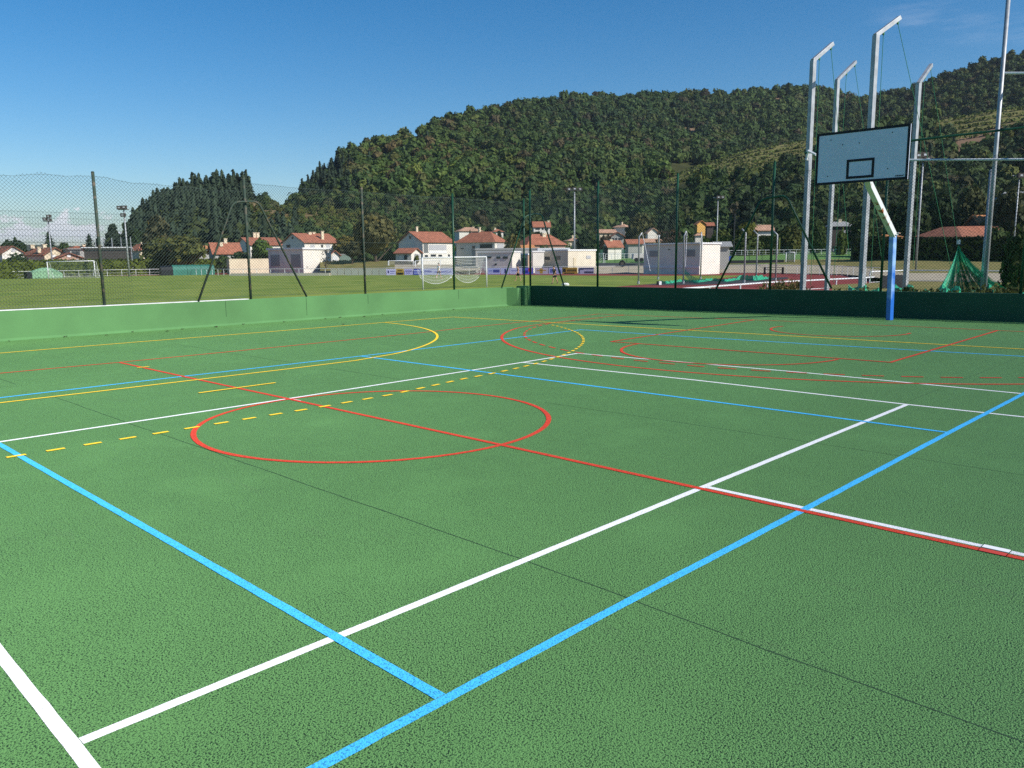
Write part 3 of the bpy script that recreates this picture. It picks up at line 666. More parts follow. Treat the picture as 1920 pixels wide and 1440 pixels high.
# welded panel behind the left end of the fence
pf = empty('welded_mesh_fence', (-8.75, 0, FZ), 'rigid welded wire panels with dense cells behind the far left fence bay', 'fence')
def panel(y0, y1):
    mb = MB(); z0, z1 = FZ + .1, 2.72
    for k in range(int((y1 - y0) / .055) + 1):
        y = y0 + k * .055; mb.tube([(-8.75, y, z0), (-8.75, y, z1)], .0017, 3, cap=False)
    for k in range(int((z1 - z0) / .13) + 1):
        z = z1 - .02 - k * .13; mb.tube([(-8.745, y0, z), (-8.745, y1, z)], .0025, 3, cap=False)
    mb.build('wire_panel', M_wired, pf)
panel(-4.0, 2.72)
post((-8.78, -4.0), FZ, 2.74, .022, pf, M_postg)

# ------------------------------------------------------------------ basketball post
hp = empty('basketball_hoop', (4.08, 15.85, 0), 'blue basketball post with an angled arm and a black-framed white backboard, ring missing', 'basketball hoop')
def beam(path, w, h, name, m, parent, lat=(1, 0, 0)):
    """rectangular tube along a path in a plane"""
    lat = np.array(lat, float); mb = MB(); rings = []
    for i, p in enumerate(path):
        p = np.array(p, float); a = np.array(path[max(0, i - 1)], float); b = np.array(path[min(len(path) - 1, i + 1)], float); d = (b - a) / np.linalg.norm(b - a); n = np.cross(lat, d); n /= np.linalg.norm(n)
        rings.append([p - lat * w / 2 - n * h / 2, p + lat * w / 2 - n * h / 2, p + lat * w / 2 + n * h / 2, p - lat * w / 2 + n * h / 2])
    for i in range(len(rings) - 1): mb.hexa(rings[i], rings[i + 1])
    o = mb.build(name, m, parent); bv = o.modifiers.new('bevel', 'BEVEL'); bv.width = .006; bv.segments = 2; return o
beam([(4.09, 15.85, 0), (4.045, 15.85, 2.06)], .122, .122, 'post', M_bluep, hp, (.945, -.326, 0))
beam([(4.045, 15.92, 2.03), (4.10, 14.0, 3.14), (4.40, 12.62, 3.80)], .125, .15, 'arm', M_armw, hp)
mb = MB(); mb.box(3.96, 4.14, 15.78, 15.93, 2.06, 2.075); mb.box(4.03, 4.16, 15.90, 16.02, 2.10, 2.12); mb.build('flange', M_armw, hp)
x0, x1, y0b, z0, z1 = 3.57, 5.44, 12.36, 3.07, 4.13
mb = MB(); mb.box(x0, x1, y0b, y0b + .03, z0, z1); bb = mb.build('backboard', M_board, hp)
def frame(x0, x1, z0, z1, w, y, nm):
    mb = MB(); d = .004
    mb.box(x0, x1, y - d, y, z1 - w, z1); mb.box(x0, x1, y - d, y, z0, z0 + w); mb.box(x0, x0 + w, y - d, y, z0 + w, z1 - w); mb.box(x1 - w, x1, y - d, y, z0 + w, z1 - w)
    mb.build(nm, M_black, bb)
frame(x0 - .002, x1 + .002, z0 - .002, z1 + .002, .05, y0b - .001, 'frame'); frame(4.225, 4.785, 3.155, 3.545, .05, y0b - .001, 'target_rectangle')
for (bx, bz) in ((3.87, 3.98), (4.12, 3.86), (4.46, 3.86), (5.10, 4.00), (3.84, 3.24), (5.05, 3.30), (4.31, 3.20), (4.70, 3.20)):
    mb = MB(); mb.tube([(bx, y0b - .008, bz), (bx, y0b, bz)], .011, 6); mb.build('bolt', M_black, bb)
mb = MB(); x = 5.20                          # the maker's slanted lettering, too small to read
for k, (w_, h_) in enumerate(((.014, .03), (.01, .022), (.016, .03), (.012, .022), (.016, .024), (.010, .03), (.014, .022), (.016, .022), (.012, .026))):
    zb = 3.135; mb.poly([(x, y0b - .003, zb), (x + w_, y0b - .003, zb), (x + w_ + .01, y0b - .003, zb + h_), (x + .01, y0b - .003, zb + h_)]); x += w_ + .005
mb.build('lettering', M_black, bb)
mb = MB()
mb.tube([(3.66, y0b + .05, 3.15), (4.3, 12.9, 3.62)], .016, 6); mb.tube([(5.34, y0b + .05, 3.15), (4.3, 12.9, 3.62)], .016, 6); mb.tube([(3.66, y0b + .05, 4.05), (4.3, 12.9, 3.68)], .016, 6); mb.tube([(5.34, y0b + .05, 4.05), (4.3, 12.9, 3.68)], .016, 6)
mb.box(3.6, 5.4, y0b + .031, y0b + .06, 3.12, 3.16); mb.box(3.6, 5.4, y0b + .031, y0b + .06, 4.04, 4.08)
mb.build('support_frame', M_postg, hp)

# ------------------------------------------------------------------ tall throwing-cage poles
def vert(px, py, d): return P(px, py, d)
def bent_pole(pxb, pyt, tip, d, w, label, grp, ropes=(), zb=FZ, dtip=0.0):
    v = ray(pxb, 541); b = P(pxb, 541, d); base = np.array([b[0], b[1], zb]); top = P(pxb, pyt, d)
    # true vertical: keep the base plan point and find the height seen at row pyt
    zs = np.linspace(zb, 14, 1500); q = np.stack([np.full(1500, b[0]), np.full(1500, b[1]), zs], -1); _, yy = proj(q); zt_ = float(np.interp(pyt, yy[::-1], zs[::-1]))
    T_ = P(*tip, d + dtip)
    root = empty('cage_pole', base, label, 'pole', grp)
    ax = np.array([.972, .236]); 
    mb = MB(); mb.obox(base, (1, -.32), w / 2, w / 2, zb, zt_); o = mb.build('upright', M_galv, root)
    a = np.array([b[0], b[1], zt_]); dv = T_ - a; lat = np.cross(dv, [0, 0, 1.0]); lat /= np.linalg.norm(lat)
    beam([a - dv * .03, T_], w * .85, w * .85, 'arm', M_galv, root, lat)
    mb = MB(); mb.box(base[0] - w * .62, base[0] + w * .62, base[1] - w * .62, base[1] + w * .62, zb, zb + 1.25 if d > 24 else zb + .3); mb.build('sleeve', M_woodd if d > 24 else M_galv, root)
    for f, (gx, gy) in ropes:
        s = a + dv * f; e = P(gx, gy, d + 1.0); mb = MB(); mid = (s + e) / 2; mb.tube([s - [0, 0, .12], mid, e], .008, 4); mb.tube([s, s - [0, 0, .14]], .03, 6); mb.build('rope', M_rope, root)
    return root
bent_pole(1505, 113, (1561, 82), 25.6, .128, 'tall galvanised pole with a bent top left of the backboard, nearer of the left pair', 'tall bent cage poles', [(.32, (1520, 535)), (.93, (1592, 480))], dtip=.6)
bent_pole(1550, 150, (1604, 116), 30, .118, 'galvanised bent pole half hidden by the backboard, farther of the left pair', 'tall bent cage poles', [(.5, (1563, 530)), (.97, (1652, 480))], dtip=1.2)
bent_pole(1615, 66, (1687, 33), 24.8, .132, 'tallest galvanised pole with a bent top rising above the middle of the backboard', 'tall bent cage poles', [(.32, (1632, 530)), (.93, (1792, 545))], dtip=.6)
bent_pole(1697, 156, (1746, 122), 28, .122, 'galvanised pole with a dark bent top just right of the backboard', 'tall bent cage poles', [(.5, (1712, 500)), (.97, (1795, 455))], dtip=1.2)
def plain_pole(px, ybase, ytop, d, r, zb=FZ, m=None, name='pole', label='', cat='pole', grp=None):
    b = P(px, ybase, d); zs = np.linspace(zb, 30, 3000); q = np.stack([np.full(3000, b[0]), np.full(3000, b[1]), zs], -1); _, yy = proj(q); z = float(np.interp(ytop, yy[::-1], zs[::-1]))
    root = empty(name, (b[0], b[1], zb), label, cat, grp); mb = MB(); mb.tube([(b[0], b[1], zb), (b[0], b[1], z)], [r, r * .9], 10); mb.build('shaft', m or M_galv, root, True)
    mb = MB(); mb.tube([(b[0], b[1], z), (b[0], b[1], z + .03)], [r * 1.1, r * .5], 10); mb.build('cap', m or M_galv, root)
    return root, b, z
rp, pb, pz = plain_pole(1846, 541, -60, 24, .055, label='very tall white steel pole with two horizontal rails at the right edge', cat='pole')
for yl_, yr_, xl in ((137, 137, 1884), (300, 298, 1704)):
    a = P(xl, yl_, 24.2); b = P(2060, yr_, 23.6); mb = MB(); mb.tube([a, b], .03, 8); mb.build('rail', M_steelw, rp)
plain_pole(1841, 541, 320, 25, .055, label='shorter galvanised pole standing beside the very tall one', cat='pole')
a, b = P(1508, 287, 23.6), P(1990, 231, 23.8); mb = MB(); mb.tube([a, (a + b) / 2, b], .03, 8)
o = mb.build('tie_bar', M_postg); tag(o, 'long dark sloping bar tied across the cage poles behind the backboard', 'bar')
mb = MB(); c = P(1516, 283, 23.5); mb.tube([P(1513, 298, 23.6), c, P(1530, 290, 23.4)], .035, 6); mb.tube([P(1513, 298, 23.6), P(1512, 300, 23.6)], .06, 6)
o = mb.build('bracket', M_steelw); tag(o, 'white elbow bracket clamped to the left cage pole beside the backboard', 'bracket')

# hanging green net
ap = P(1797, 458, 25.0); nb = []
root = empty('throwing_net', (ap[0], ap[1], FZ), 'green netting hoisted to a point and spread over the ground behind the end wall', 'net')
mb = MB(); m_ = 40; rows = []
for k in range(13):
    t_ = k / 12; row = []
    for j in range(m_ + 1):
        s = j / m_; px = 1752 + s * 165; base = P(px, 548, 24.0 + 2.4 * math.sin(s * math.pi)); base[2] = .50 - .15 * abs(s - .3)
        w_ = t_ ** 1.15 * (1 + .05 * math.sin(j * 1.9)); q = ap * (1 - w_) + base * w_; q[2] = ap[2] * (1 - t_ ** .8) + base[2] * t_ ** .8
        q = q + np.array([.10 * t_ * math.sin(j * 2.1), .16 * t_ * math.sin(j * 1.3 + 1), 0]); row.append(q)
    rows.append(row)
for k in range(12):
    for j in range(m_): mb.poly([rows[k][j], rows[k][j + 1], rows[k + 1][j + 1], rows[k + 1][j]])
mb.build('hanging_net', M_net, root, True)
mb = MB(); pts = []
for j in range(49):
    px = 1590 + j * 8; r0 = []
    for k in range(5):
        q = P(px, 546, float(np.interp(px, [1590, 1920], [24.1, 22.9])) + k * .5); q[2] = .40 + .26 * math.sin(k / 4 * math.pi) + .10 * math.sin(j * 1.7 + k) + .08 * math.sin(j * .6); r0.append(q)
    pts.append(r0)
for j in range(48):
    for k in range(4): mb.poly([pts[j][k], pts[j + 1][k], pts[j + 1][k + 1], pts[j][k + 1]])
mb.build('heaped_net', M_net, root, True)
mb = MB(); mb.tube([ap, ap + [0, 0, .12]], .045, 8); mb.build('pulley', M_steelw, root)

# ------------------------------------------------------------------ sports ground sheets
def sheet(name, pts, m, kind='structure', **k):
    mb = MB(); mb.poly(pts); o = mb.build(name, m); tag(o, kind=kind, **k); return o
def strip(name, near, far, m, z0=None, n=1):
    mb = MB()
    for i in range(len(near) - 1): mb.poly([near[i], near[i + 1], far[i + 1], far[i]])
    o = mb.build(name, m); tag(o, kind='structure'); return o
g = lambda px, py, z=FZ: G(px, py, z)
zf = FZ + .004
fpts = [(-60, -80, zf), (-8.0, -80, zf), (-8.0, 17.2, zf), (30, 21.5, zf), (30, 60, zf)]
far = [g(x, y, zf) for x, y in ((1480, 514), (1240, 514), (900, 514), (600, 513.5), (400, 514), (200, 517), (0, 519.5), (-150, 521))]
sheet('sports_field', fpts + far, M_grass)
zt2 = FZ + .009
strip('running_track', [g(x, y, zt2) for x, y in ((-150, 523), (0, 520), (200, 517.5), (400, 515), (600, 514.3), (900, 515), (1110, 516.8), (1240, 517), (1420, 516))],
      [g(x, y, zt2) for x, y in ((-150, 517), (0, 515.5), (200, 514), (400, 512), (600, 511), (900, 511.5), (1110, 512.5), (1240, 512), (1420, 511.8))], M_track)
zt3 = FZ + .014
sheet('throwing_area', [g(x, y, zt3) for x, y in ((1105, 546), (1110, 541), (1240, 531), (1360, 521), (1400, 516.5), (1405, 511.9), (1480, 511.5), (1570, 513), (1600, 515), (1632, 519), (1640, 530), (1650, 550), (1650, 570), (1105, 580))], M_track)
sheet('throwing_circle', [g(x, y, zt3 + .005) for x, y in ((1205, 533.5), (1260, 529.5), (1440, 521), (1475, 519.5), (1480, 522), (1420, 530), (1330, 533.5), (1240, 534.5))], M_asph)
def bank(name, near, far, m):               # ground that rises away from us: rows of (px, py, distance)
    return strip(name, [P(*q) for q in near], [P(*q) for q in far], m)
bank('gravel_strip', [(1110, 513.0, 120), (1240, 512, 124), (1420, 511.6, 119), (1580, 514, 105), (1640, 520, 80), (1700, 527, 70), (1960, 530, 62)], [(1110, 499, 136), (1240, 497, 140), (1420, 495, 140), (1580, 498, 132), (1640, 505, 110), (1700, 512, 92), (1960, 512, 86)], M_gravel)
bank('dry_grass_bank', [(1330, 499.5, 140.5), (1480, 497, 140), (1580, 499, 132.3), (1640, 505.5, 110.3), (1700, 512.5, 92.3), (1960, 512.5, 86.3)], [(1330, 491, 150), (1480, 487, 155), (1580, 486, 155), (1640, 485, 150), (1700, 485, 145), (1960, 485, 140)], M_dry)
bank('near_verge', [(1560, 549, 24.6), (1700, 549, 24.2), (1960, 552, 23.4)], [(1560, 534, 42), (1700, 527.5, 69), (1960, 530.5, 61)], M_dry)
bank('turf_bank', [(600, 508, 150), (740, 506.5, 136)], [(600, 490, 165), (740, 489, 160)], M_dry)
bank('gravel_yard', [(735, 508.5, 133), (900, 507, 126)], [(735, 496, 156), (900, 496, 150)], M_gravel)
bank('synthetic_pitch', [(1105, 500.5, 137), (1345, 498, 141), (1480, 494, 144), (1610, 489, 154)], [(1105, 485, 190), (1345, 472, 200), (1480, 471.5, 200), (1610, 471, 200)], M_synth)
bank('asphalt_strip', [(1105, 500.8, 136.5), (1210, 500, 137)], [(1105, 493, 146), (1210, 493, 146)], M_asph)
# ------------------------------------------------------------------ buildings
def cross2(a, b): return a[0] * b[1] - a[1] * b[0]
def plan(pxA, pxB, pxC, d, alpha, ref=480):
    """near corner B at distance d; wall B-C runs to pixel pxC, wall B-A (square to it) to pixel pxA"""
    vB = ray(pxB, ref)[:2]; hB = vB / np.linalg.norm(vB); B = CAM[:2] + hB * d
    right = np.array([hB[1], -hB[0]]); ca, sa = math.cos(math.radians(alpha)), math.sin(math.radians(alpha))
    u = right * ca + hB * sa; v = -right * sa + hB * ca
    def hit(px, dr):
        w = ray(px, ref)[:2]; return B + dr * (cross2(CAM[:2] - B, w) / cross2(dr, w))
    C_ = hit(pxC, u); A = hit(pxA, v) if pxA is not None else None
    return A, B, C_, u, v
def zat(p, py):                               # height seen at row py above plan point p
    px, _ = proj(np.array([p[0], p[1], 2.0])); v = ray(float(px), py); dd = np.linalg.norm(np.asarray(p[:2]) - CAM[:2]); return CZ + v[2] / math.hypot(v[0], v[1]) * dd
def quad_on(mb, a, b, f0, f1, z0, z1, n, out=.03, t=.05):
    a, b = np.asarray(a), np.asarray(b); p = a + (b - a) * f0; q = a + (b - a) * f1; o0 = n * (out - t); o1 = n * out
    mb.hexa([(*(p + o1), z0), (*(q + o1), z0), (*(q + o0), z0), (*(p + o0), z0)], [(*(p + o1), z1), (*(q + o1), z1), (*(q + o0), z1), (*(p + o0), z1)])
def house(label, pxA, pxB, pxC, d, alpha, eave, ridge=None, kind='gableA', wall=None, roof=None, wallA=None, zb=FZ, depth=None, wins=(), chim=(), name='house', cat='house', over=.45, group=None, thick=.16):
    A, B, C_, u, v = plan(pxA, pxB, pxC, d, alpha)
    if A is None: A = B + v * (depth or 7)
    D = A + C_ - B; ze = zat(B, eave); L = np.linalg.norm(C_ - B); Wd = np.linalg.norm(A - B)
    zr = ze + .01
    root = empty(name, (B[0], B[1], zb), label, cat, group)
    if ridge is not None:
        m = {'gableA': (A + B) / 2, 'gableC': (B + C_) / 2}.get(kind, (A + B + C_ + D) / 4); zr = max(ze + .3, zat(m, ridge))
    wm = MB(); ring = [A, B, C_, D]; wm.hexa([(*p, zb) for p in ring], [(*p, ze) for p in ring])
    if kind == 'gableA':
        m0, m1 = (A + B) / 2, (C_ + D) / 2; wm.poly([(*B, ze), (*A, ze), (*m0, zr - .02)][::-1]); wm.poly([(*C_, ze), (*D, ze), (*m1, zr - .02)])
    if kind == 'gableC':
        m0, m1 = (B + C_) / 2, (A + D) / 2; wm.poly([(*B, ze), (*C_, ze), (*m0, zr - .02)]); wm.poly([(*A, ze), (*D, ze), (*m1, zr - .02)][::-1])
    wm.build('wall', wall or M_whwall, root)
    nA, nC = -u, -v                          # outward normals of walls B-A and B-C
    if wallA is not None:
        q = MB(); quad_on(q, A, B, 0, 1, zb, ze - .02, nA, .02, .02); q.build('wall', wallA, root)
    rb = MB(); o = over
    def slope(p, q, r0, r1):                 # eave p-q, ridge r0-r1 (3d)
        p, q, r0, r1 = [np.array(k, float) for k in (p, q, r0, r1)]; up = np.array([0, 0, thick])
        rb.hexa([p, q, r1, r0], [p + up, q + up, r1 + up, r0 + up])
    if kind == 'gableA':
        k = o * (zr - ze) / (Wd / 2); a0 = (*(B - v * o - u * o), ze - k); a1 = (*(C_ - v * o + u * o), ze - k); r0 = (*(m0 - u * o), zr); r1 = (*(m1 + u * o), zr); b0 = (*(A + v * o - u * o), ze - k); b1 = (*(D + v * o + u * o), ze - k)
        slope(a0, a1, r0, r1); slope(b1, b0, r1, r0)
    elif kind == 'gableC':
        k = o * (zr - ze) / (L / 2); a0 = (*(B - v * o - u * o), ze - k); a1 = (*(A + v * o - u * o), ze - k); r0 = (*(m0 - v * o), zr); r1 = (*(m1 + v * o), zr); b0 = (*(C_ - v * o + u * o), ze - k); b1 = (*(D + v * o + u * o), ze - k)
        slope(a1, a0, r1, r0); slope(b0, b1, r0, r1)
    elif kind == 'hip':
        e = [A + v * o - u * o, B - v * o - u * o, C_ - v * o + u * o, D + v * o + u * o]; cz = [(*p, ze - .1) for p in e]
        if L >= Wd: h_ = Wd / 2; c0 = (A + B) / 2 + u * h_ * .9; c1 = (C_ + D) / 2 - u * h_ * .9
        else: h_ = L / 2; c0 = (B + C_) / 2 + v * h_ * .9; c1 = (A + D) / 2 - v * h_ * .9
        c0 = (*c0, zr); c1 = (*c1, zr)
        if L >= Wd: rb.poly([cz[1], cz[2], c1, c0]); rb.poly([cz[3], cz[0], c0, c1]); rb.poly([cz[0], cz[1], c0]); rb.poly([cz[2], cz[3], c1])
        else: rb.poly([cz[0], cz[1], c0, c1]); rb.poly([cz[2], cz[3], c1, c0]); rb.poly([cz[1], cz[2], c0]); rb.poly([cz[3], cz[0], c1])
        rb.poly(cz[::-1])
    elif kind == 'shed':                     # one slope falling towards wall B-C
        zz = zat(A, ridge); wm2 = MB(); wm2.poly([(*A, ze), (*B, ze), (*A, zz - .02)]); wm2.build('side_gable', wall or M_whwall, root); wm2 = MB(); wm2.poly([(*D, ze), (*C_, ze), (*D, zz - .02)][::-1]); wm2.build('side_gable', wall or M_whwall, root)
        slope((*(B - v * o - u * o), ze - .05), (*(C_ - v * o + u * o), ze - .05), (*(A - u * o), zz), (*(D + u * o), zz))
    else:                                    # flat slab
        e = [A + v * o - u * o, B - v * o - u * o, C_ - v * o + u * o, D + v * o + u * o]; rb.hexa([(*p, ze) for p in e], [(*p, ze + thick) for p in e])
    ro = rb.build('roof', roof or M_tile, root)
    for (side, f0, f1, y0, y1, m, nm) in wins:
        q = MB()
        if side == 'A': a, b, n = A, B, nA
        else: a, b, n = B, C_, nC
        z0, z1 = zat(a + (b - a) * (f0 + f1) / 2, y1), zat(a + (b - a) * (f0 + f1) / 2, y0)
        quad_on(q, a, b, f0, f1, z0, z1, n, .05, .05); q.build(nm, m, root)
    for (fx, fy, y0, y1, w) in chim:          # along B-C, along B-A, top row, bottom row, width
        p = B + (C_ - B) * fx + (A - B) * fy; q = MB(); q.obox(p, u, w, w * .7, zat(p, y1), zat(p, y0)); q.obox(p, u, w * 1.25, w * .95, zat(p, y0), zat(p, y0) + .12); q.build('chimney', M_cream, ro)
    return dict(root=root, A=A, B=B, C=C_, D=D, u=u, v=v, ze=ze, zr=zr, roof=ro, nA=nA, nC=nC)
G_, K_, T_ = M_glass, M_curt, M_trim
house('white gabled house at the far left edge with a brown roof', -18, 4, 45, 205, 18, 474, 462, 'gableC', M_whwall, M_tileb, wins=[('C', .42, .62, 466, 472, M_curt, 'window')], chim=[(.1, .5, 458, 465, .4)])
house('cream gabled house with a long brown roof behind the far left goal', 46, 83, 123, 190, 30, 477, 465, 'gableC', M_cream, M_tileb, wins=[('C', .30, .52, 478, 486, T_, 'window')], chim=[(.5, .5, 459, 466, .4), (.3, .9, 460, 466, .4), (.05, .3, 464, 474, .35)])
house('low pinkish gabled house beside the cream house on the left', 100, 105, 154, 178, 12, 484, 475, 'gableC', M_pink, M_tileb, depth=9, wins=[('C', .42, .56, 476, 482, T_, 'window'), ('C', .2, .3, 487, 491, T_, 'window'), ('C', .75, .85, 486, 490, T_, 'window')])
house('red hip-roofed house behind the long grey shed', 119, 136, 192, 225, 25, 467, 461, 'hip', M_gwall, M_tile, chim=[(.55, .5, 459, 464, .35)])
house('long grey shed with a shallow roof behind the hedge', 124, 132, 192, 186, 8, 467.5, 466, 'flat', M_gwall, M_greyd, depth=8, wins=[('C', .05, .3, 471, 478, G_, 'window')], name='shed', cat='shed')
sd_ = house('dark open carport with a white-edged sloping roof', 158, 163, 248, 170, -14, 471.5, 465, 'shed', M_dwall, M_steelw, depth=9, name='carport', cat='carport')
q = MB(); quad_on(q, sd_['B'], sd_['C'], .86, 1.0, FZ, sd_['ze'] - .2, sd_['nC'], .06, .06); q.build('end_wall', M_cream, sd_['root'])
house('red-roofed house with one pale lit gable wall behind the light mast', 246, 261, 277, 215, 30, 469, 457.5, 'hip', M_cream, M_tile, chim=[(.9, .5, 455, 462, .35)])
house('small red roof of a house behind the yellow-green tree', 270, 279, 302, 222, 20, 465, 459, 'hip', M_gwall, M_tile)
house('orange-roofed low house peeping over the yellow-green tree', 362, 372, 408, 235, 15, 466, 460, 'hip', M_gwall, M_tileo, chim=[(.2, .5, 458, 462, .3)])
house('long low house with a mottled red-brown roof beside the arched brace', 392, 401, 452, 200, 12, 474, 456, 'gableA', M_gwall, M_tile, depth=11, wins=[('C', .18, .28, 478, 482, G_, 'window'), ('C', .4, .5, 478, 482, G_, 'window')], chim=[(.55, .5, 448, 458, .35), (.35, .3, 455, 462, .35)])
house('red-roofed wing with paired chimneys behind the round green tree', 445, 470, 534, 212, 15, 459, 446, 'gableA', M_whwall, M_tile, wins=[('C', .5, .8, 466, 472, M_dugp, 'window')], chim=[(.35, .5, 437, 447, .35), (.45, .5, 437, 447, .35)])
h9 = house('white two-storey house with a grey gable behind the white garage block', 531, 572, 636, 200, 33, 454, 438, 'gableA', M_whwall, M_tile, wins=[('C', .16, .29, 459, 467, K_, 'window'), ('C', .47, .53, 459, 466, G_, 'window'), ('C', .62, .74, 458, 467, K_, 'window'), ('C', .86, .93, 460, 468, G_, 'window'), ('A', .18, .36, 459, 466, G_, 'window'), ('A', .45, .52, 444, 448, G_, 'window')], chim=[(.45, .45, 436, 443, .4), (.6, .5, 436, 443, .35), (.62, .15, 434, 453, .35)])
gb = house('white flat-roofed garage block with two shaded grey doors', 503, 568, 621, 160, 43, 467.5, None, 'flat', M_whwall, M_trim, wins=[('A', .07, .33, 478, 499, M_greyd, 'garage_door'), ('A', .66, .94, 477, 501, M_greyd, 'garage_door'), ('C', .10, .16, 500, 501, G_, 'vent')], name='garage_block', cat='garage', over=.25, thick=.35)
house('low cream wall block joined to the garage block', 424, 429, 503, 158, 10, 486.5, None, 'flat', M_cream, M_cream, depth=3, name='store_block', cat='outbuilding', over=.02, thick=.1)
house('small garage with a white door at the right end of the garage block', 618, 621, 636, 178, 8, 477, 470, 'gableC', M_whwall, M_tile, depth=8, wins=[('C', .15, .8, 480, 489, T_, 'garage_door')], name='garage', cat='garage')
house('low green-walled shed between the small garage and the tree', 633, 637, 658, 182, 8, 477.5, None, 'flat', mat('green_cladding', (.16, .22, .18), .8), M_greyd, depth=6, name='shed', cat='shed', over=.1)
h10 = house('white two-storey house with a red roof and a glazed balcony', 748, 793, 850, 185, 36, 453, 435, 'gableA', M_whwall, M_tile, wins=[('A', .46, .54, 442, 448, G_, 'window'), ('C', .20, .77, 459, 469, K_, 'glazing'), ('C', .20, .77, 470, 475, T_, 'parapet'), ('C', .03, .17, 457, 474, mat('dark_screen', (.16, .17, .17), .8), 'screen'), ('C', .06, .16, 478, 482, G_, 'window'), ('C', .25, .42, 477, 481, G_, 'window'), ('C', .5, .62, 477.5, 481, G_, 'window'), ('C', .82, .88, 477, 482, G_, 'window')], chim=[(.22, .5, 426, 437, .25)])
house('lean-to annex with a red roof in front of the balcony house', 742, 771, 789, 178, 60, 474, 466, 'gableC', M_whwall, M_tile, wins=[('A', .55, .75, 478, 486, G_, 'door'), ('C', .3, .9, 476, 487, K_, 'garage_door')], name='annex', cat='annex')
house('white house with a broad red hip roof and a long shaded front', 856, 928, 950, 190, 62, 453, 434.5, 'hip', M_whwall, M_tile, wins=[('A', .42, .49, 461, 466, G_, 'window'), ('A', .62, .94, 457, 467, G_, 'window'), ('A', .12, .2, 465, 467, G_, 'window'), ('C', .2, .75, 457, 466, K_, 'window')], chim=[(.5, .55, 427, 440, .3)])
house('pale-roofed house up the slope behind the hip-roofed house', 853, 862, 906, 262, 15, 433, 426, 'hip', M_whwall, M_tilep, chim=[(.7, .5, 426, 432, .35)])
house('little red-roofed house far up the slope above the hip roof', 921, 926, 944, 275, 15, 434, 429, 'hip', M_whwall, M_tile, chim=[(.3, .5, 428, 432, .3)])
house('wide red hip-roofed house behind the club house', 968, 990, 1060, 165, 28, 458.5, 439, 'hip', M_pink, M_tile, chim=[(.55, .4, 439, 447, .4), (.62, .5, 438, 447, .3)])
house('low orange lean-to roof in front of the wide hip roof', 976, 983, 1001, 150, 15, 469, 461, 'gableA', M_gwall, M_tileo, depth=5, name='annex', cat='annex')
house('white balconied house with a red roof high among the trees', 999, 1001, 1031, 290, 12, 423, 416, 'gableA', M_whwall, M_tile, depth=9, zb=5, wins=[('C', .1, .38, 425, 431, G_, 'window'), ('C', .5, .62, 425, 431, G_, 'window'), ('C', .68, .9, 425, 432, G_, 'window'), ('C', .1, .4, 434, 439, G_, 'window')], chim=[(.95, .5, 414, 422, .35)])
house('small pale orange roof beside the light mast base', 1058, 1066, 1092, 200, 18, 451, 446, 'hip', M_cream, M_tilep, chim=[(.5, .5, 442, 448, .35)])
house('cream house with a pale roof left of the square tower house', 1118, 1124, 1154, 245, 15, 436, 431, 'gableA', M_cream, M_tilep, depth=8, zb=2)
house('square grey tower house with a pale pyramid roof', 1151, 1172, 1181, 250, 62, 425, 420, 'hip', M_whwall, M_tilep, zb=3, chim=[(.4, .5, 417, 422, .3)])
house('small grey gabled house with a row of dark windows', 1143, 1146, 1169, 225, 10, 443, 436, 'gableC', M_gwall, M_tileb, depth=9, zb=1, wins=[('C', .08, .24, 446, 450, G_, 'window'), ('C', .32, .48, 446, 450, G_, 'window'), ('C', .58, .9, 446, 450, G_, 'window')])
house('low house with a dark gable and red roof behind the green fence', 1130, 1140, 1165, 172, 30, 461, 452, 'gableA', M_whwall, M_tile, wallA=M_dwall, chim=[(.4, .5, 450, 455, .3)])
house('long low house with a brick red roof left of the bent floodlight poles', 1172, 1178, 1204, 180, 15, 456, 450, 'gableA', M_gwall, M_tile, depth=7)
house('low white house with an open dark porch', 1200, 1203, 1238, 185, 12, 453, 449, 'gableA', M_whwall, M_tilep, depth=7, wins=[('C', .05, .62, 452, 460, G_, 'porch')])
house('small white gabled house half hidden by the olive tree', 1210, 1214, 1234, 230, 20, 436, 428, 'gableC', M_whwall, M_tilep, depth=8, zb=1)
house('bright ochre house with an orange roof on the wooded slope', 1301, 1306, 1321, 255, 25, 420, 414, 'gableC', M_ochre, M_tileo, depth=9, zb=4)
house('low red roof just right of the ochre house', 1321, 1324, 1336, 262, 15, 422, 418, 'gableA', M_dwall, M_tile, depth=7, zb=4)
house('tiny white house front below the ochre house', 1301, 1303, 1316, 235, 12, 441, 437, 'hip', M_whwall, M_tilep, depth=6, zb=1)
house('pale-roofed house among bright green trees right of the cedar', 1411, 1416, 1447, 215, 12, 431, 423, 'gableA', M_whwall, M_tilep, depth=8, chim=[(.25, .5, 422, 429, .35)])
house('dark house with a grey roof between the bent poles', 1545, 1552, 1598, 205, 15, 424, 415.5, 'hip', M_dwall, M_greyd, wins=[('C', .55, .8, 432, 441, M_curt, 'window')], chim=[(.5, .5, 412, 418, .35)])
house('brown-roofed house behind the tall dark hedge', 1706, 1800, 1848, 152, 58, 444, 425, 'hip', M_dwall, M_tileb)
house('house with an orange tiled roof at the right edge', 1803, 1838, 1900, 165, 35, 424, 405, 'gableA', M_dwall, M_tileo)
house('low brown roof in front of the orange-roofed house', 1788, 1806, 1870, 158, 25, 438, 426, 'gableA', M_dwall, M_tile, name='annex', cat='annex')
house('pale grey house in the trees at the far right edge', 1860, 1866, 1925, 190, 15, 372, 360, 'hip', M_gwall, M_greyd, zb=4)
house('low orange roof beside the hoop post', 1652, 1660, 1698, 165, 15, 447, 441, 'gableA', M_dwall, M_tileo, depth=6)
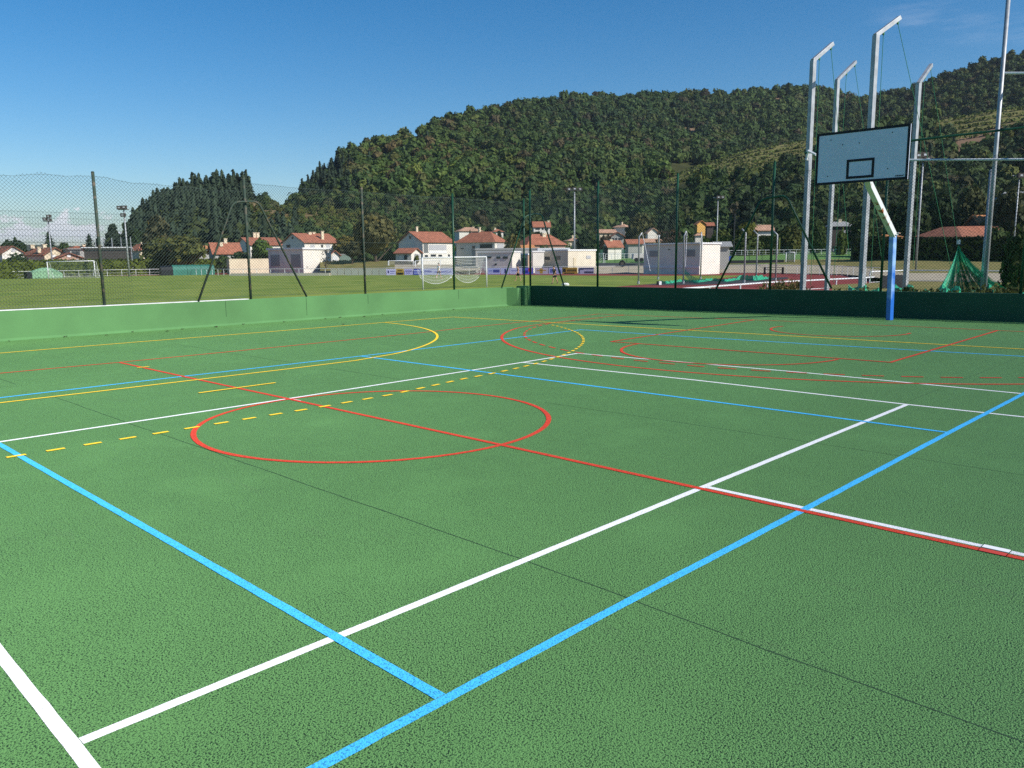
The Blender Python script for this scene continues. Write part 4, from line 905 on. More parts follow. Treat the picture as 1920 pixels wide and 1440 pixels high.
# club house: staggered blocks under flat roofs
cr = empty('club_house', (*P(1000, 505, 125)[:2], FZ), 'long pale club house of staggered flat-roofed blocks behind the advertising boards', 'club house')
def block(pxA, pxB, pxC, d, alpha, top, wallC, wallA, wins=(), roofm=None, lip=.25):
    A, B, C_, u, v = plan(pxA, pxB, pxC, d, alpha); D = A + C_ - B; z = zat(B, top); mb = MB(); ring = [A, B, C_, D]; mb.hexa([(*p, FZ) for p in ring], [(*p, z) for p in ring]); mb.build('wall', wallC, cr)
    if wallA is not None: q = MB(); quad_on(q, A, B, 0, 1, FZ, z - .02, -u, .03, .03); q.build('wall', wallA, cr)
    q = MB(); e = [A + v * .1 - u * .1, B - v * .1 - u * .1, C_ - v * .1 + u * .1, D + v * .1 + u * .1]; q.hexa([(*p, z + .002) for p in e], [(*p, z + lip) for p in e]); q.build('roof', roofm or M_trim, cr)
    for (side, f0, f1, y0, y1, m, nm) in wins:
        a, b, n = (A, B, -u) if side == 'A' else (B, C_, -v); q = MB(); mid = a + (b - a) * (f0 + f1) / 2; quad_on(q, a, b, f0, f1, zat(mid, y1), zat(mid, y0), n, .07, .06); q.build(nm, m, cr)
block(896, 960, 976, 132, 66, 473.5, M_whwall, None, [('A', .26, .40, 481, 484, G_, 'window'), ('A', .55, .67, 481, 485, G_, 'window'), ('A', .74, .88, 481, 485, G_, 'window'), ('A', .5, .56, 494, 497, G_, 'window')])
block(968, 990, 1004, 138, 50, 478, M_pink, M_cream, [('A', .5, .8, 484, 502, G_, 'door')])
block(992, 999, 1020, 132, 20, 473, M_whwall, None)
block(1018, 1065, 1117, 130, 40, 470.5, M_wwall, None, [('A', .08, .28, 481, 487, G_, 'window'), ('A', .50, .70, 480, 487, G_, 'window'), ('C', .185, .275, 483, 503, M_cream, 'door'), ('C', .65, .81, 479, 485, K_, 'window')])
block(885, 892, 1003, 141, 4, 469, M_gwall, None, roofm=M_greyd, lip=.3)
block(1003, 1009, 1068, 140, 4, 470, M_gwall, None, roofm=M_steelw, lip=.45)
# cabin
cb = house('white flat cabin with a ribbed roof edge beside the running track', 1207, 1312, 1350, 112, 55, 457.5, None, 'flat', M_whwall, M_steelw, wins=[('A', .11, .29, 470, 481, M_greyd, 'shutter'), ('A', .45, .49, 467, 468.5, G_, 'vent'), ('A', .76, .92, 468, 481, M_greyd, 'shutter'), ('C', .0, .04, 457, 499, T_, 'corner_post')], name='cabin', cat='cabin', over=.15, thick=.22)
q = MB()
for k in range(34):
    f = k / 33; p = cb['A'] + (cb['B'] - cb['A']) * f + cb['nA'] * .17; q.obox(p, cb['v'], .09, .03, cb['ze'] + .01, cb['ze'] + .20)
q.build('roof_edge', M_steelw, cb['root'])
q = MB(); c = (cb['A'] + cb['B']) / 2; q.obox(c + cb['nA'] * .05, cb['v'], np.linalg.norm(cb['A'] - cb['B']) / 2, .04, FZ + .9, FZ + 1.15); q.build('plinth', M_trim, cb['root'])
house('small grey pitched roof behind the right end of the cabin', 1338, 1343, 1367, 128, 10, 461, 455, 'gableA', M_gwall, M_greyd, depth=6, name='shed', cat='shed')

# ------------------------------------------------------------------ dugouts, goals, rails, boards
def dugout(label, px0, px1, d, ytop, ybot, m, bays, endw):
    a = P(px0, ybot, d); b = P(px1, ybot, d * 1.01); a[2] = b[2] = FZ; u = (b - a)[:2]; L = np.linalg.norm(u); u /= L; n = np.array([-u[1], u[0]])
    if np.dot(n, FH) < 0: n = -n
    H = zat(a, ytop) - FZ; root = empty('dugout', a, label, 'dugout'); w = 1.9
    prof = [(0, 0), (0, H * .55), (w * .18, H * .85), (w * .55, H), (w, H * .92), (w, 0)]
    for k in range(bays):
        mb = MB(); s0, s1 = L * k / bays + (.05 if k else 0), L * (k + 1) / bays
        r0 = [(*(a[:2] + u * s0 + n * q), FZ + z) for q, z in prof]; r1 = [(*(a[:2] + u * s1 + n * q), FZ + z) for q, z in prof]
        for i in range(len(prof) - 1): mb.poly([r0[i], r1[i], r1[i + 1], r0[i + 1]])
        mb.poly(r0[::-1]); mb.poly(r1); mb.build('shell', m, root)
    mb = MB(); r0 = [(*(a[:2] - u * .04 + n * q), FZ + z * .97) for q, z in prof]; r1 = [(*(a[:2] - u * endw + n * q * .95), FZ + z * .93) for q, z in prof]
    for i in range(len(prof) - 1): mb.poly([r1[i], r0[i], r0[i + 1], r1[i + 1]])
    mb.poly(r1[::-1]); mb.poly(r0); mb.build('opening', M_black, root); return root
dugout('teal covered team shelter in three bays with a black end', 325, 403, 156, 497, 512.5, M_dug, 3, 2.0)
dg = empty('dugout', (*P(55, 518, 118)[:2], FZ), 'pale green domed team shelter behind the far left goal', 'dugout')
a, b = P(58, 518, 147), P(118, 517, 149); u = (b - a)[:2]; L = np.linalg.norm(u); u /= L; n = np.array([-u[1], u[0]]); mb = MB(); prev = None
for k in range(15):
    s = k / 14; h_ = .85 + .85 * math.sin(s * math.pi) ** .8; row = [(*(a[:2] + u * L * s + n * q), FZ + z) for q, z in ((0, 0), (0, h_ * .75), (.5, h_), (1.6, h_ * .9), (1.6, 0))]
    if prev:
        for i in range(4): mb.poly([prev[i], row[i], row[i + 1], prev[i + 1]])
    prev = row
mb.build('shell', M_dugp, dg); mb = MB(); mb.obox(a[:2] - u * .4, u, .38, .5, FZ, FZ + 1.0); mb.build('opening', M_black, dg)
def goal(label, pl, pr, dl, dr, ytl, ytr, r, dep, netm, sag=False, group=None):
    a, b = P(pl, 500, dl), P(pr, 500, dr); za, zb_ = zat(a, ytl), zat(b, ytr); a[2] = b[2] = FZ; u = (b - a)[:2]; u /= np.linalg.norm(u); n = np.array([-u[1], u[0]])
    if np.dot(n, FH) < 0: n = -n
    root = empty('football_goal', a, label, 'goal', group); A2, B2 = np.array([a[0], a[1], za]), np.array([b[0], b[1], zb_])
    for p, t_ in ((a, A2), (b, B2)): mb = MB(); mb.tube([p, t_], r, 8); mb.build('goalpost', M_steelw, root, True)
    mb = MB(); mb.tube([A2, B2], r, 8); mb.build('crossbar', M_steelw, root, True)
    N3 = np.array([*n, 0]) * dep; mb = MB(); K = 24
    ga, gb_ = A2 + N3 * .45 - [0, 0, .1], B2 + N3 * .45 - [0, 0, .1]
    mb.tube([A2, ga], r * .4, 5); mb.tube([B2, gb_], r * .4, 5)
    if dep > .8: mb.tube([ga, a + N3], r * .4, 5); mb.tube([gb_, b + N3], r * .4, 5)
    mb.build('stanchion', M_steelw, root)
    rows = []
    for k in range(9):
        row = []
        for j in range(K + 1):
            s = j / K; t_ = k / 8
            if sag: f_ = s / .55 if s < .55 else (s - .55) / .45; low = FZ + .42 + .95 * (1 - max(0, math.sin(math.pi * f_)) ** .55)
            else: low = FZ + .03
            top = A2 + (B2 - A2) * s; q = top + N3 * (min(1, t_ * 1.3)); q = np.array([q[0], q[1], top[2] * (1 - t_) + low * t_]); row.append(q)
        rows.append(row)
    mb = MB()
    for k in range(8):
        for j in range(K): mb.poly([rows[k][j], rows[k][j + 1], rows[k + 1][j + 1], rows[k + 1][j]])
    if not sag:
        for e in (0, K):
            for k in range(8): t0 = (A2 if e == 0 else B2) * 1.0; t1 = t0.copy(); t0[2] = rows[k][e][2]; t1[2] = rows[k + 1][e][2]; mb.poly([t0, rows[k][e], rows[k + 1][e], t1])
    mb.build('net', netm, root)
    mb = MB()                                   # visible twine
    for j in range(0, K + 1, 1): mb.tube([rows[k][j] for k in range(9)], .005 if sag else .005, 3, cap=False)
    for k in range(0, 9): mb.tube(rows[k], .0055 if sag else .005, 3, cap=False)
    if sag: mb.tube(rows[8], .016, 5)
    mb.build('twine', M_steelw, root)
    return root
goal('white football goal at the far left end of the field', 89, 177, 144, 141, 491, 489, .07, 1.6, M_whitenet)
goal('white football goal in the middle with its net tied up in two swags', 792, 912, 65, 69, 483.5, 481.5, .062, .7, M_whitenet, True)
goal('small training goal standing behind the rails left of the middle', 729, 776, 148, 150, 489, 489, .07, 1.0, M_whitenet)
goal('small white goal behind the rails, mostly hidden by the middle goal', 779, 826, 146, 148, 489, 487.5, .07, 1.0, M_whitenet)
goal('small white goal at the left end of the synthetic pitch', 1121, 1131, 152, 150, 475.5, 475, .07, .8, M_whitenet)
goal('small goal with a grey net at the right end of the synthetic pitch', 1473, 1489, 148, 148, 473, 473, .07, 1.0, meshcloth('grey_goal_net', (.5, .5, .5), .6))
def railing(label, pts, h, spacing, grp=None, mesh=False, r=.03, dz=0.0, m=None):
    """pts: (px, row of the foot, distance)"""
    P3 = []
    for px, d in pts: p = P(px, 500, d); p[2] = FZ + dz; P3.append(p)
    root = empty('railing', P3[0], label, 'railing', grp); top = [p + [0, 0, h] for p in P3]; mb = MB(); mb.tube(top, r, 6); mb.build('handrail', m or M_steelw, root)
    cnt = 0
    for i in range(len(P3) - 1):
        L = np.linalg.norm(P3[i + 1] - P3[i]); n = max(1, int(L / spacing))
        for k in range(n):
            p = P3[i] + (P3[i + 1] - P3[i]) * k / n
            if cnt < 98:
                mb = MB(); mb.tube([p, p + [0, 0, h - r]], r, 6); mb.build('post', m or M_steelw, root); cnt += 1
    if mesh:
        mb = MB()
        for z in (.1, .5): mb.tube([p + [0, 0, h * z] for p in P3], r * .45, 4)
        mb.build('lower_rail', m or M_steelw, root)
    return root, P3
railing('long white track railing running from the left edge to the garage block', [(-60, 152), (60, 154), (200, 160), (330, 164), (430, 142), (560, 134), (660, 129), (724, 126)], 1.1, 2.35, 'white track railings', True, .035)
railing('white track railing behind the advertising boards', [(724, 126), (850, 124), (1000, 121), (1117, 119)], 1.15, 2.4, 'white track railings', False)
railing('white track railing with mesh infill in front of the cabin', [(1117, 119), (1240, 122), (1420, 118), (1560, 105), (1650, 88)], 1.15, 2.2, 'white track railings', True)
wr, _ = railing('near white railing rising beyond the end wall towards the hoop post', [(1180, 31), (1265, 36.5), (1440, 46), (1625, 56), (1640, 57.5)], 1.0, 3.1, 'white track railings', True, .045)
railing('white railing crossing behind the hoop post to the right edge', [(1632, 57), (1700, 62), (1820, 60), (2000, 57)], 1.35, 2.6, 'white track railings', True, .04)
def panel_board(label, px0, px1, d0, d1, h, cols, marks, grp, zb=.05):
    a, b = P(px0, 500, d0)[:2], P(px1, 500, d1)[:2]; u = (b - a) / np.linalg.norm(b - a); n = np.array([u[1], -u[0]])
    if np.dot(n, FH) > 0: n = -n
    root = empty('advertising_board', (*a, FZ), label, 'board', grp); mb = MB(); quad_on(mb, a, b, .01, .99, FZ + zb, FZ + zb + h, n, .10, .04); mb.build('panel', mat('board_' + cols[1:], cols, .6, .04), root)
    by = {}
    for (f0, f1, g0, g1, c) in marks: by.setdefault(c, []).append((f0, f1, g0, g1))
    for c, L_ in by.items():
        mb = MB()
        for (f0, f1, g0, g1) in L_: quad_on(mb, a, b, f0, f1, FZ + zb + h * g0, FZ + zb + h * g1, n, .106, .004)
        mb.build('print', mat('board_' + c[1:], c, .6, .04), root)
ADS = [(724, 742, '#b9b6dd', 'lilac board with a small dark emblem, leftmost of the printed boards', [(.15, .3, .3, .75, '#3a2f6e'), (.4, .9, .55, .68, '#5a56a0'), (.4, .85, .25, .35, '#7470b4')]),
       (743, 757, '#a98b3c', 'dull gold board with black skyline print', [(.1, .9, .05, .4, '#14120c'), (.2, .8, .6, .8, '#5d4718')]),
       (758, 774, '#a9a3d2', 'lilac board between the gold board and the navy board', [(.1, .9, .55, .7, '#4c4a92'), (.2, .7, .25, .38, '#5f5ca6')]),
       (775, 790, '#3f48a8', 'navy blue board left of the middle goal', [(.1, .9, .6, .75, '#b8bce8'), (.1, .6, .25, .35, '#b8bce8')]),
       (792, 850, '#a5a8d8', 'long pale lilac board behind the net of the middle goal', [(.05, .3, .4, .7, '#5357a8'), (.4, .95, .3, .6, '#6f72b8')]),
       (914, 938, '#a9aede', 'pale blue board just right of the middle goal', [(.1, .4, .5, .62, '#5a62b6'), (.45, .95, .3, .75, '#3b3f94')]),
       (939, 955, '#b4b8e2', 'pale blue board with a dark figure print', [(.45, .65, .15, .85, '#242a6a')]),
       (956, 979, '#c0c4e6', 'pale board behind the shirtless walker', [(.1, .9, .5, .6, '#6a70ba')]),
       (980, 1000, '#5a60c0', 'blue board with a red badge', [(.55, .85, .4, .9, '#c03848'), (.08, .5, .2, .6, '#2a2f8c')]),
       (1003, 1028, '#b7aebf', 'pale board with a round gold emblem', [(.15, .85, .5, .65, '#a98a3a'), (.38, .6, .1, .9, '#b08f36')]),
       (1029, 1054, '#aeb0da', 'pale lilac board behind the dark-clothed walker', [(.1, .3, .2, .8, '#5a62a8'), (.7, .95, .2, .7, '#6f78b8')]),
       (1055, 1083, '#a8842a', 'golden board with black lettering strip', [(.03, .22, .3, .85, '#2a1c08'), (.3, .92, .4, .7, '#5a4412'), (.1, .8, .05, .2, '#2a1c08')]),
       (1084, 1114, '#b0aecb', 'lilac board with a dark swoosh, rightmost of the printed boards', [(.04, .12, .1, .8, '#34345e'), (.1, .35, .65, .9, '#34345e'), (.4, .98, .1, .4, '#3c3a5c'), (.3, .98, .72, .9, '#3c3a5c')])]
for (x0, x1, c, lab, mk) in ADS:
    f = lambda x: float(np.interp(x, [724, 850, 1000, 1117], [126, 124, 121, 119])) - .25
    panel_board(lab, x0, x1, f(x0), f(x1), .95, c, mk, 'printed boards along the track')
for x in range(620, 722, 13):
    f = lambda x: float(np.interp(x, [560, 660, 724], [134, 129, 126])) - .25
    panel_board('plain white board in the row below the trees', x, x + 12.2, f(x), f(x + 12.2), .95, '#d8d2c4', [], 'plain white boards along the track')
mb = MB(); a = [P(x, 500, d)[:2] for x, d in ((432, 141.5), (560, 133.6), (618, 130.6))]
for i in range(2): mb.obox((a[i] + a[i + 1]) / 2, a[i + 1] - a[i], np.linalg.norm(a[i + 1] - a[i]) / 2, .08, FZ, FZ + .42)
o = mb.build('kerb_wall', M_wwall); tag(o, 'low white kerb wall along the track before the garage block', 'wall')
# low white fences and green windbreak of the synthetic pitch
railing('white perimeter railing of the synthetic pitch, left stretch', [(1135, 168), (1205, 168)], 1.0, 1.1, 'white pitch railings', True, .05, 2.1)
railing('white perimeter railing of the synthetic pitch, long right stretch', [(1345, 176), (1480, 178), (1610, 180)], 1.0, 1.2, 'white pitch railings', True, .045, 2.6)
wf = empty('windbreak_fence', (*P(1130, 470, 192)[:2], FZ), 'green netted windbreak fence on dark posts behind the synthetic pitch', 'fence')
for (x0, x1, y0, y1) in ((1105, 1210, 468, 483), (1345, 1610, 462, 474)):
    q = MB(); q.poly([P(x0, y1, 196), P(x1, y1, 200), P(x1, y0, 200), P(x0, y0, 196)]); q.build('netting', M_wind, wf)
    for x in np.arange(x0, x1, 22):
        a = P(x, y1 + 3, 195.8); b = P(x, y0 - 1, 195.8); q = MB(); q.tube([a, b], .06, 5); q.build('post', M_postg, wf)
pf2 = empty('wire_fence', (*P(1130, 490, 143)[:2], FZ), 'dark post and wire fence along the near edge of the synthetic pitch', 'fence')
for x in list(range(1131, 1200, 22)) + list(range(1405, 1612, 24)):
    a = P(x, 492, 146); b = P(x, 462, 146); q = MB(); q.tube([a, b], .045, 5); q.build('post', M_postg, pf2)
q = MB()
for y in (463, 474): q.tube([P(1355, y + 1, 146), P(1612, y - 1, 148)], .02, 4); q.tube([P(1120, y, 146), P(1204, y, 146)], .02, 4)
q.build('wire', M_postg, pf2)
mb = MB(); mb.hexa([P(1345, 494.5, 139), P(1470, 492, 139), P(1470, 492, 140), P(1345, 494.5, 140)], [P(1345, 488.5, 139), P(1470, 487, 139), P(1470, 487, 140), P(1345, 488.5, 140)])
o = mb.build('retaining_wall', M_asph); tag(o, 'low black retaining wall right of the cabin', 'wall')
bn = empty('recycling_bin', (*P(1362, 488, 134)[:2], FZ), 'blue plastic bins standing at the right end of the cabin', 'bin')
for x in (1358, 1366): a = P(x, 489, 134); q = MB(); q.obox(a, RH, .34, .35, a[2], zat(a, 481)); q.obox(a, RH, .38, .39, zat(a, 481), zat(a, 480)); q.build('body', M_bluebin, bn)
bq = empty('bench', (*P(1450, 512, 112)[:2], FZ), 'dark wooden bench table standing before the track railing', 'bench')
q = MB(); a, b = P(1432, 501, 112), P(1470, 501, 112); q.obox((a + b)[:2] / 2, (b - a), np.linalg.norm(b - a) / 2, .35, a[2] - .06, a[2]); q.build('top', M_woodd, bq)
q = MB(); q.obox((a + b)[:2] / 2 - FH * .6, (b - a), np.linalg.norm(b - a) / 2.3, .15, a[2] - .36, a[2] - .3); q.build('seat', M_woodd, bq)
for x in (1434, 1468): c = P(x, 501, 112); q = MB(); q.obox(c, RH, .05, .3, FZ, c[2] - .06); q.build('leg', M_woodd, bq)
# timber screen beside the hoop post
tw = empty('timber_screen', (*P(1670, 540, 33)[:2], FZ), 'dark timber plank screen behind the hoop post', 'screen')
for k in range(9): a = P(1654 + k * 5.4, 540, 33 + .05 * k); q = MB(); q.obox(a, RH, .055, .02, FZ, zat(a, 516 + rnd.uniform(-1.2, 1.2))); q.build('plank', M_woodd, tw)
# smaller cage of bent poles on the track
def small_bent(px, yb, ytop, tip, lab):
    b = G(px, yb, FZ); z = zat(b, ytop); d = np.hypot(*(b - CAM)[:2]); t_ = P(*tip, d); root = empty('cage_pole', b, lab, 'pole', 'short bent poles round the throwing circle'); q = MB(); q.tube([b, [b[0], b[1], z], t_], .075, 8); q.build('shaft', M_galv, root, True)
    q = MB(); q.tube([b, b + [0, 0, .25]], .12, 8); q.build('socket', M_galv, root)
for a in ((1197, 532.5, 444, (1204, 436), 'short bent pole nearest the green field, leftmost of the throwing circle'), (1234, 524, 447, (1236.5, 440), 'short bent pole before the left part of the cabin'), (1281, 532, 442, (1287, 433), 'short bent pole before the middle of the cabin'), (1313.5, 523.5, 444, (1315, 435), 'short bent pole at the lit corner of the cabin'),
          (1395, 530.5, 437, (1391, 429), 'short bent pole right of the blue bins with a straight short tip'), (1417.5, 524.5, 440, (1413, 432), 'short bent pole left of the bench bending to the left'), (1454, 526.5, 440, (1450, 433), 'short bent pole over the bench, rightmost of the throwing circle')): small_bent(*a)
nt = empty('throwing_net', G(1300, 527, FZ), 'teal netting lying in a low heap round the throwing circle', 'net'); q = MB(); prev = None
for k in range(60):
    x = 1238 + k * 3.5; y = 531 + 1.2 * math.sin(k * .4) - (x - 1238) * .035; h_ = .10 + .18 * abs(math.sin(k * 1.3)) + (.25 if 1385 < x < 1432 else 0); a = G(x, y, FZ + .03); row = [a, a + [FH[0] * .3, FH[1] * .3, h_], a + [FH[0] * .9, FH[1] * .9, h_ * .8], a + [FH[0] * 1.3, FH[1] * 1.3, 0]]
    if prev:
        for i in range(3): q.poly([prev[i], row[i], row[i + 1], prev[i + 1]])
    prev = row
q.build('heaped_net', M_net, nt)
q = MB(); b = G(1284, 531, FZ); d = np.hypot(*(b - CAM)[:2]); A2 = P(1281, 500, d)
prev = None
for k in range(13):
    s = k / 12; top = A2 * (1 - s) + G(1335, 529, FZ + .15) * s; top = top - [0, 0, .7 * math.sin(s * math.pi) * (1 - s)]; bot = np.array([top[0], top[1], FZ + .05 + .4 * (1 - s) * s]) * .3 + top * .7 if s > .5 else top - [0, 0, .5 + .2 * s]
    if prev: q.poly([prev[0], top, bot, prev[1]])
    prev = (top, bot)
q.build('hanging_net', M_net, nt)
for (x0, y0, x1, y1) in ((1205, 440, 1219, 508), (1288, 436, 1285, 500), (1315, 437, 1318, 470)):
    q = MB(); q.tube([P(x0, y0, 58), P(x1, y1, 57)], .02, 4); q.build('rope', M_steelw, nt)
kb = empty('marker_box', G(1236, 534, FZ), 'small white and black box standing on the red surface', 'box'); q = MB(); c = G(1236.5, 534.5, FZ); q.obox(c, RH + FH * .3, .12, .16, FZ + .02, FZ + .33); q.build('body', M_steelw, kb); q = MB(); q.obox(c[:2] - RH * .16, RH + FH * .3, .035, .16, FZ + .02, FZ + .34); q.build('side', M_black, kb)
# light masts
def mast(label, px, yb, yt, d, r, heads):
    b = P(px, yb, d); b[2] = FZ; z = zat(b, yt); root = empty('light_mast', b, label, 'light mast', 'floodlight masts'); q = MB(); q.tube([b, [b[0], b[1], z]], [r, r * .7], 8); q.build('shaft', M_galv, root, True)
    q = MB(); w = .9; q.tube([np.array([b[0], b[1], z]) - [*(RH * w), 0], np.array([b[0], b[1], z]) + [*(RH * w), 0]], r * .5, 6); q.build('crossarm', M_galv, root)
    for k, (ox, oz) in enumerate(heads):
        c = np.array([b[0] + RH[0] * ox, b[1] + RH[1] * ox, z + oz]); q = MB(); q.obox(c - [*(FH * .2), 0], RH, .38, .22, c[2] - .28, c[2] + .28); o = q.build('lamp_head', M_dwall if d < 175 else M_galv, root); q = MB(); q.obox(c - [*(FH * .43), 0], RH, .16, .012, c[2] - .1, c[2] + .1); q.build('lens', M_lamp, o)
mast('tall white floodlight mast left of the conifer knoll with two stacked lamps', 240, 487, 393, 150, .16, [(-.6, .3), (.2, .35), (-.1, -.9)])
mast('slim floodlight mast behind the far left goal', 97.5, 488, 415, 172, .14, [(-.4, .4), (.3, .9), (.3, .2)])
mast('tall grey floodlight mast behind the club house', 1077, 470, 357, 150, .17, [(-1.0, .2), (0, .25), (1.0, .2)])
mast('slim floodlight mast behind the right end of the cabin', 1344, 452, 371, 165, .13, [(0, .1), (.8, .1)])
mast('floodlight mast just right of the basketball backboard', 1722, 432, 296, 100, .11, [(-.7, .2), (0, .25), (.3, -.2)])
mast('short floodlight mast near the right edge', 1905, 407, 330, 120, .09, [(0, 0)])
for i, (x, yt, d) in enumerate(((182, 452, 175), (197, 446, 172), (213, 446, 170), (230, 445, 168), (248, 444, 166))):
    b = P(x, 490, d); b[2] = FZ; q = MB(); q.tube([b, [b[0], b[1], zat(b, yt)]], .08, 6); q.tube([b, b + [0, 0, .2]], .16, 6)
    o = q.build('net_post', M_galv); tag(o, ('slim grey net post in front of the dark conifers, first from the left', 'slim grey net post beside the nearest fence post', 'slim grey net post over the carport roof edge', 'slim grey net post left of the tall white mast', 'slim grey net post just right of the tall white mast')[i], 'post', 'slim posts behind the far goal')
up = empty('utility_pole', (*P(1376, 455, 170)[:2], FZ), 'dark wooden utility pole among the bright green trees', 'utility pole'); q = MB(); b = P(1376, 455, 170); b[2] = FZ; q.tube([b, [b[0], b[1], zat(b, 400)]], .13, 7); q.build('shaft', M_woodd, up); q = MB(); q.tube([P(1372, 402, 170), P(1380, 402, 170)], .06, 5); q.build('crossarm', M_woodd, up)
for k, (y0, y1, y2, lab) in enumerate(((400, 407, 262, 'upper'), (404, 411, 270, 'lower'))):
    A0, A1, A2 = P(1262, y0, 180), P(1440, y1 - 3, 168), P(1990, y2 - 70, 95); pts = []
    for (s_, e_, sg) in ((A0, A1, 1.2), (A1, A2, 2.5)):
        for j in range(13): t_ = j / 12; pts.append(s_ * (1 - t_) + e_ * t_ - [0, 0, sg * 4 * t_ * (1 - t_)])
    q = MB(); q.tube(pts, .03, 4); o = q.build('power_line', M_woodd); tag(o, lab + ' of the two overhead wires climbing to the right edge', 'wire', 'overhead wires')
van = empty('sun_canopy', (*P(1192, 490, 140)[:2], FZ), 'white covered trailer standing at the left end of the cabin', 'trailer')
q = MB(); a, b = P(1187, 486, 140), P(1208, 486, 140); c = (a + b)[:2] / 2; u = (b - a)[:2]; L = np.linalg.norm(u) / 2; q.hexa([(*(c - u * .5), a[2]), (*(c + u * .5), a[2]), (*(c + u * .5 + FH * 2), a[2]), (*(c - u * .5 + FH * 2), a[2])], [(*(c - u * .42), zat(a, 476)), (*(c + u * .5), zat(a, 476)), (*(c + u * .5 + FH * 2), zat(a, 476)), (*(c - u * .42 + FH * 2), zat(a, 476))]); van.name = 'trailer'; q.build('body', M_whwall, van)
for f in (-.2, .25): q = MB(); p = c + u * f; q.tube([(*(p - FH * .1), a[2] - .1), (*(p + FH * .15), a[2] - .1)], .35, 10); q.build('wheel', M_black, van)
bk = empty('wheel_stack', (*P(1167, 494, 134)[:2], FZ), 'dark round tyre leaning at the edge of the asphalt strip', 'tyre'); p = P(1167, 494, 134); q = MB()
q.tube([p + np.array([*(RH * .42 * math.cos(t_)), .42 * math.sin(t_)]) for t_ in np.linspace(0, 2 * math.pi, 17)], .14, 6); bk.name = 'tyre'; q.build('tread', M_black, bk, True); q = MB(); q.tube([p - np.array([*(FH * .04), 0]), p + np.array([*(FH * .04), 0])], .27, 10); q.build('rim', M_dwall, bk)
bg_ = empty('sports_bag', G(1058, 537, FZ), 'pale bag lying on the grass behind the corner of the court', 'bag'); q = MB(); c = G(1060, 537, FZ); q.tube([c - [*(RH * .32), -.13], c - [*(RH * .2), -.17], c + [*(RH * .2), .16], c + [*(RH * .33), .12]], [.06, .14, .15, .06], 8); q.build('body', M_wcloth, bg_, True); q = MB(); q.tube([c - [*(RH * .18), -.28], c + [0, 0, .42], c + [*(RH * .18), .28]], .015, 5); q.build('handle', M_dark, bg_)
for k, (x, y, lab) in enumerate(((818.5, 521, 'white ball lying at the feet of the child in white'), (845.5, 522, 'white ball lying alone right of the child in white'))):
    c = G(x, y, FZ); bm = MB(); N_ = 10
    for i in range(N_ // 2):
        for j in range(N_):
            f = lambda i, j: c + [0, 0, .11] + .11 * np.array([math.sin(math.pi * i * 2 / N_) * math.cos(2 * math.pi * j / N_), math.sin(math.pi * i * 2 / N_) * math.sin(2 * math.pi * j / N_), math.cos(math.pi * i * 2 / N_)])
            bm.poly([f(i, j), f(i + 1, j), f(i + 1, j + 1), f(i, j + 1)])
    o = bm.build('ball', M_wcloth, None, True); tag(o, lab, 'ball', 'balls on the grass')
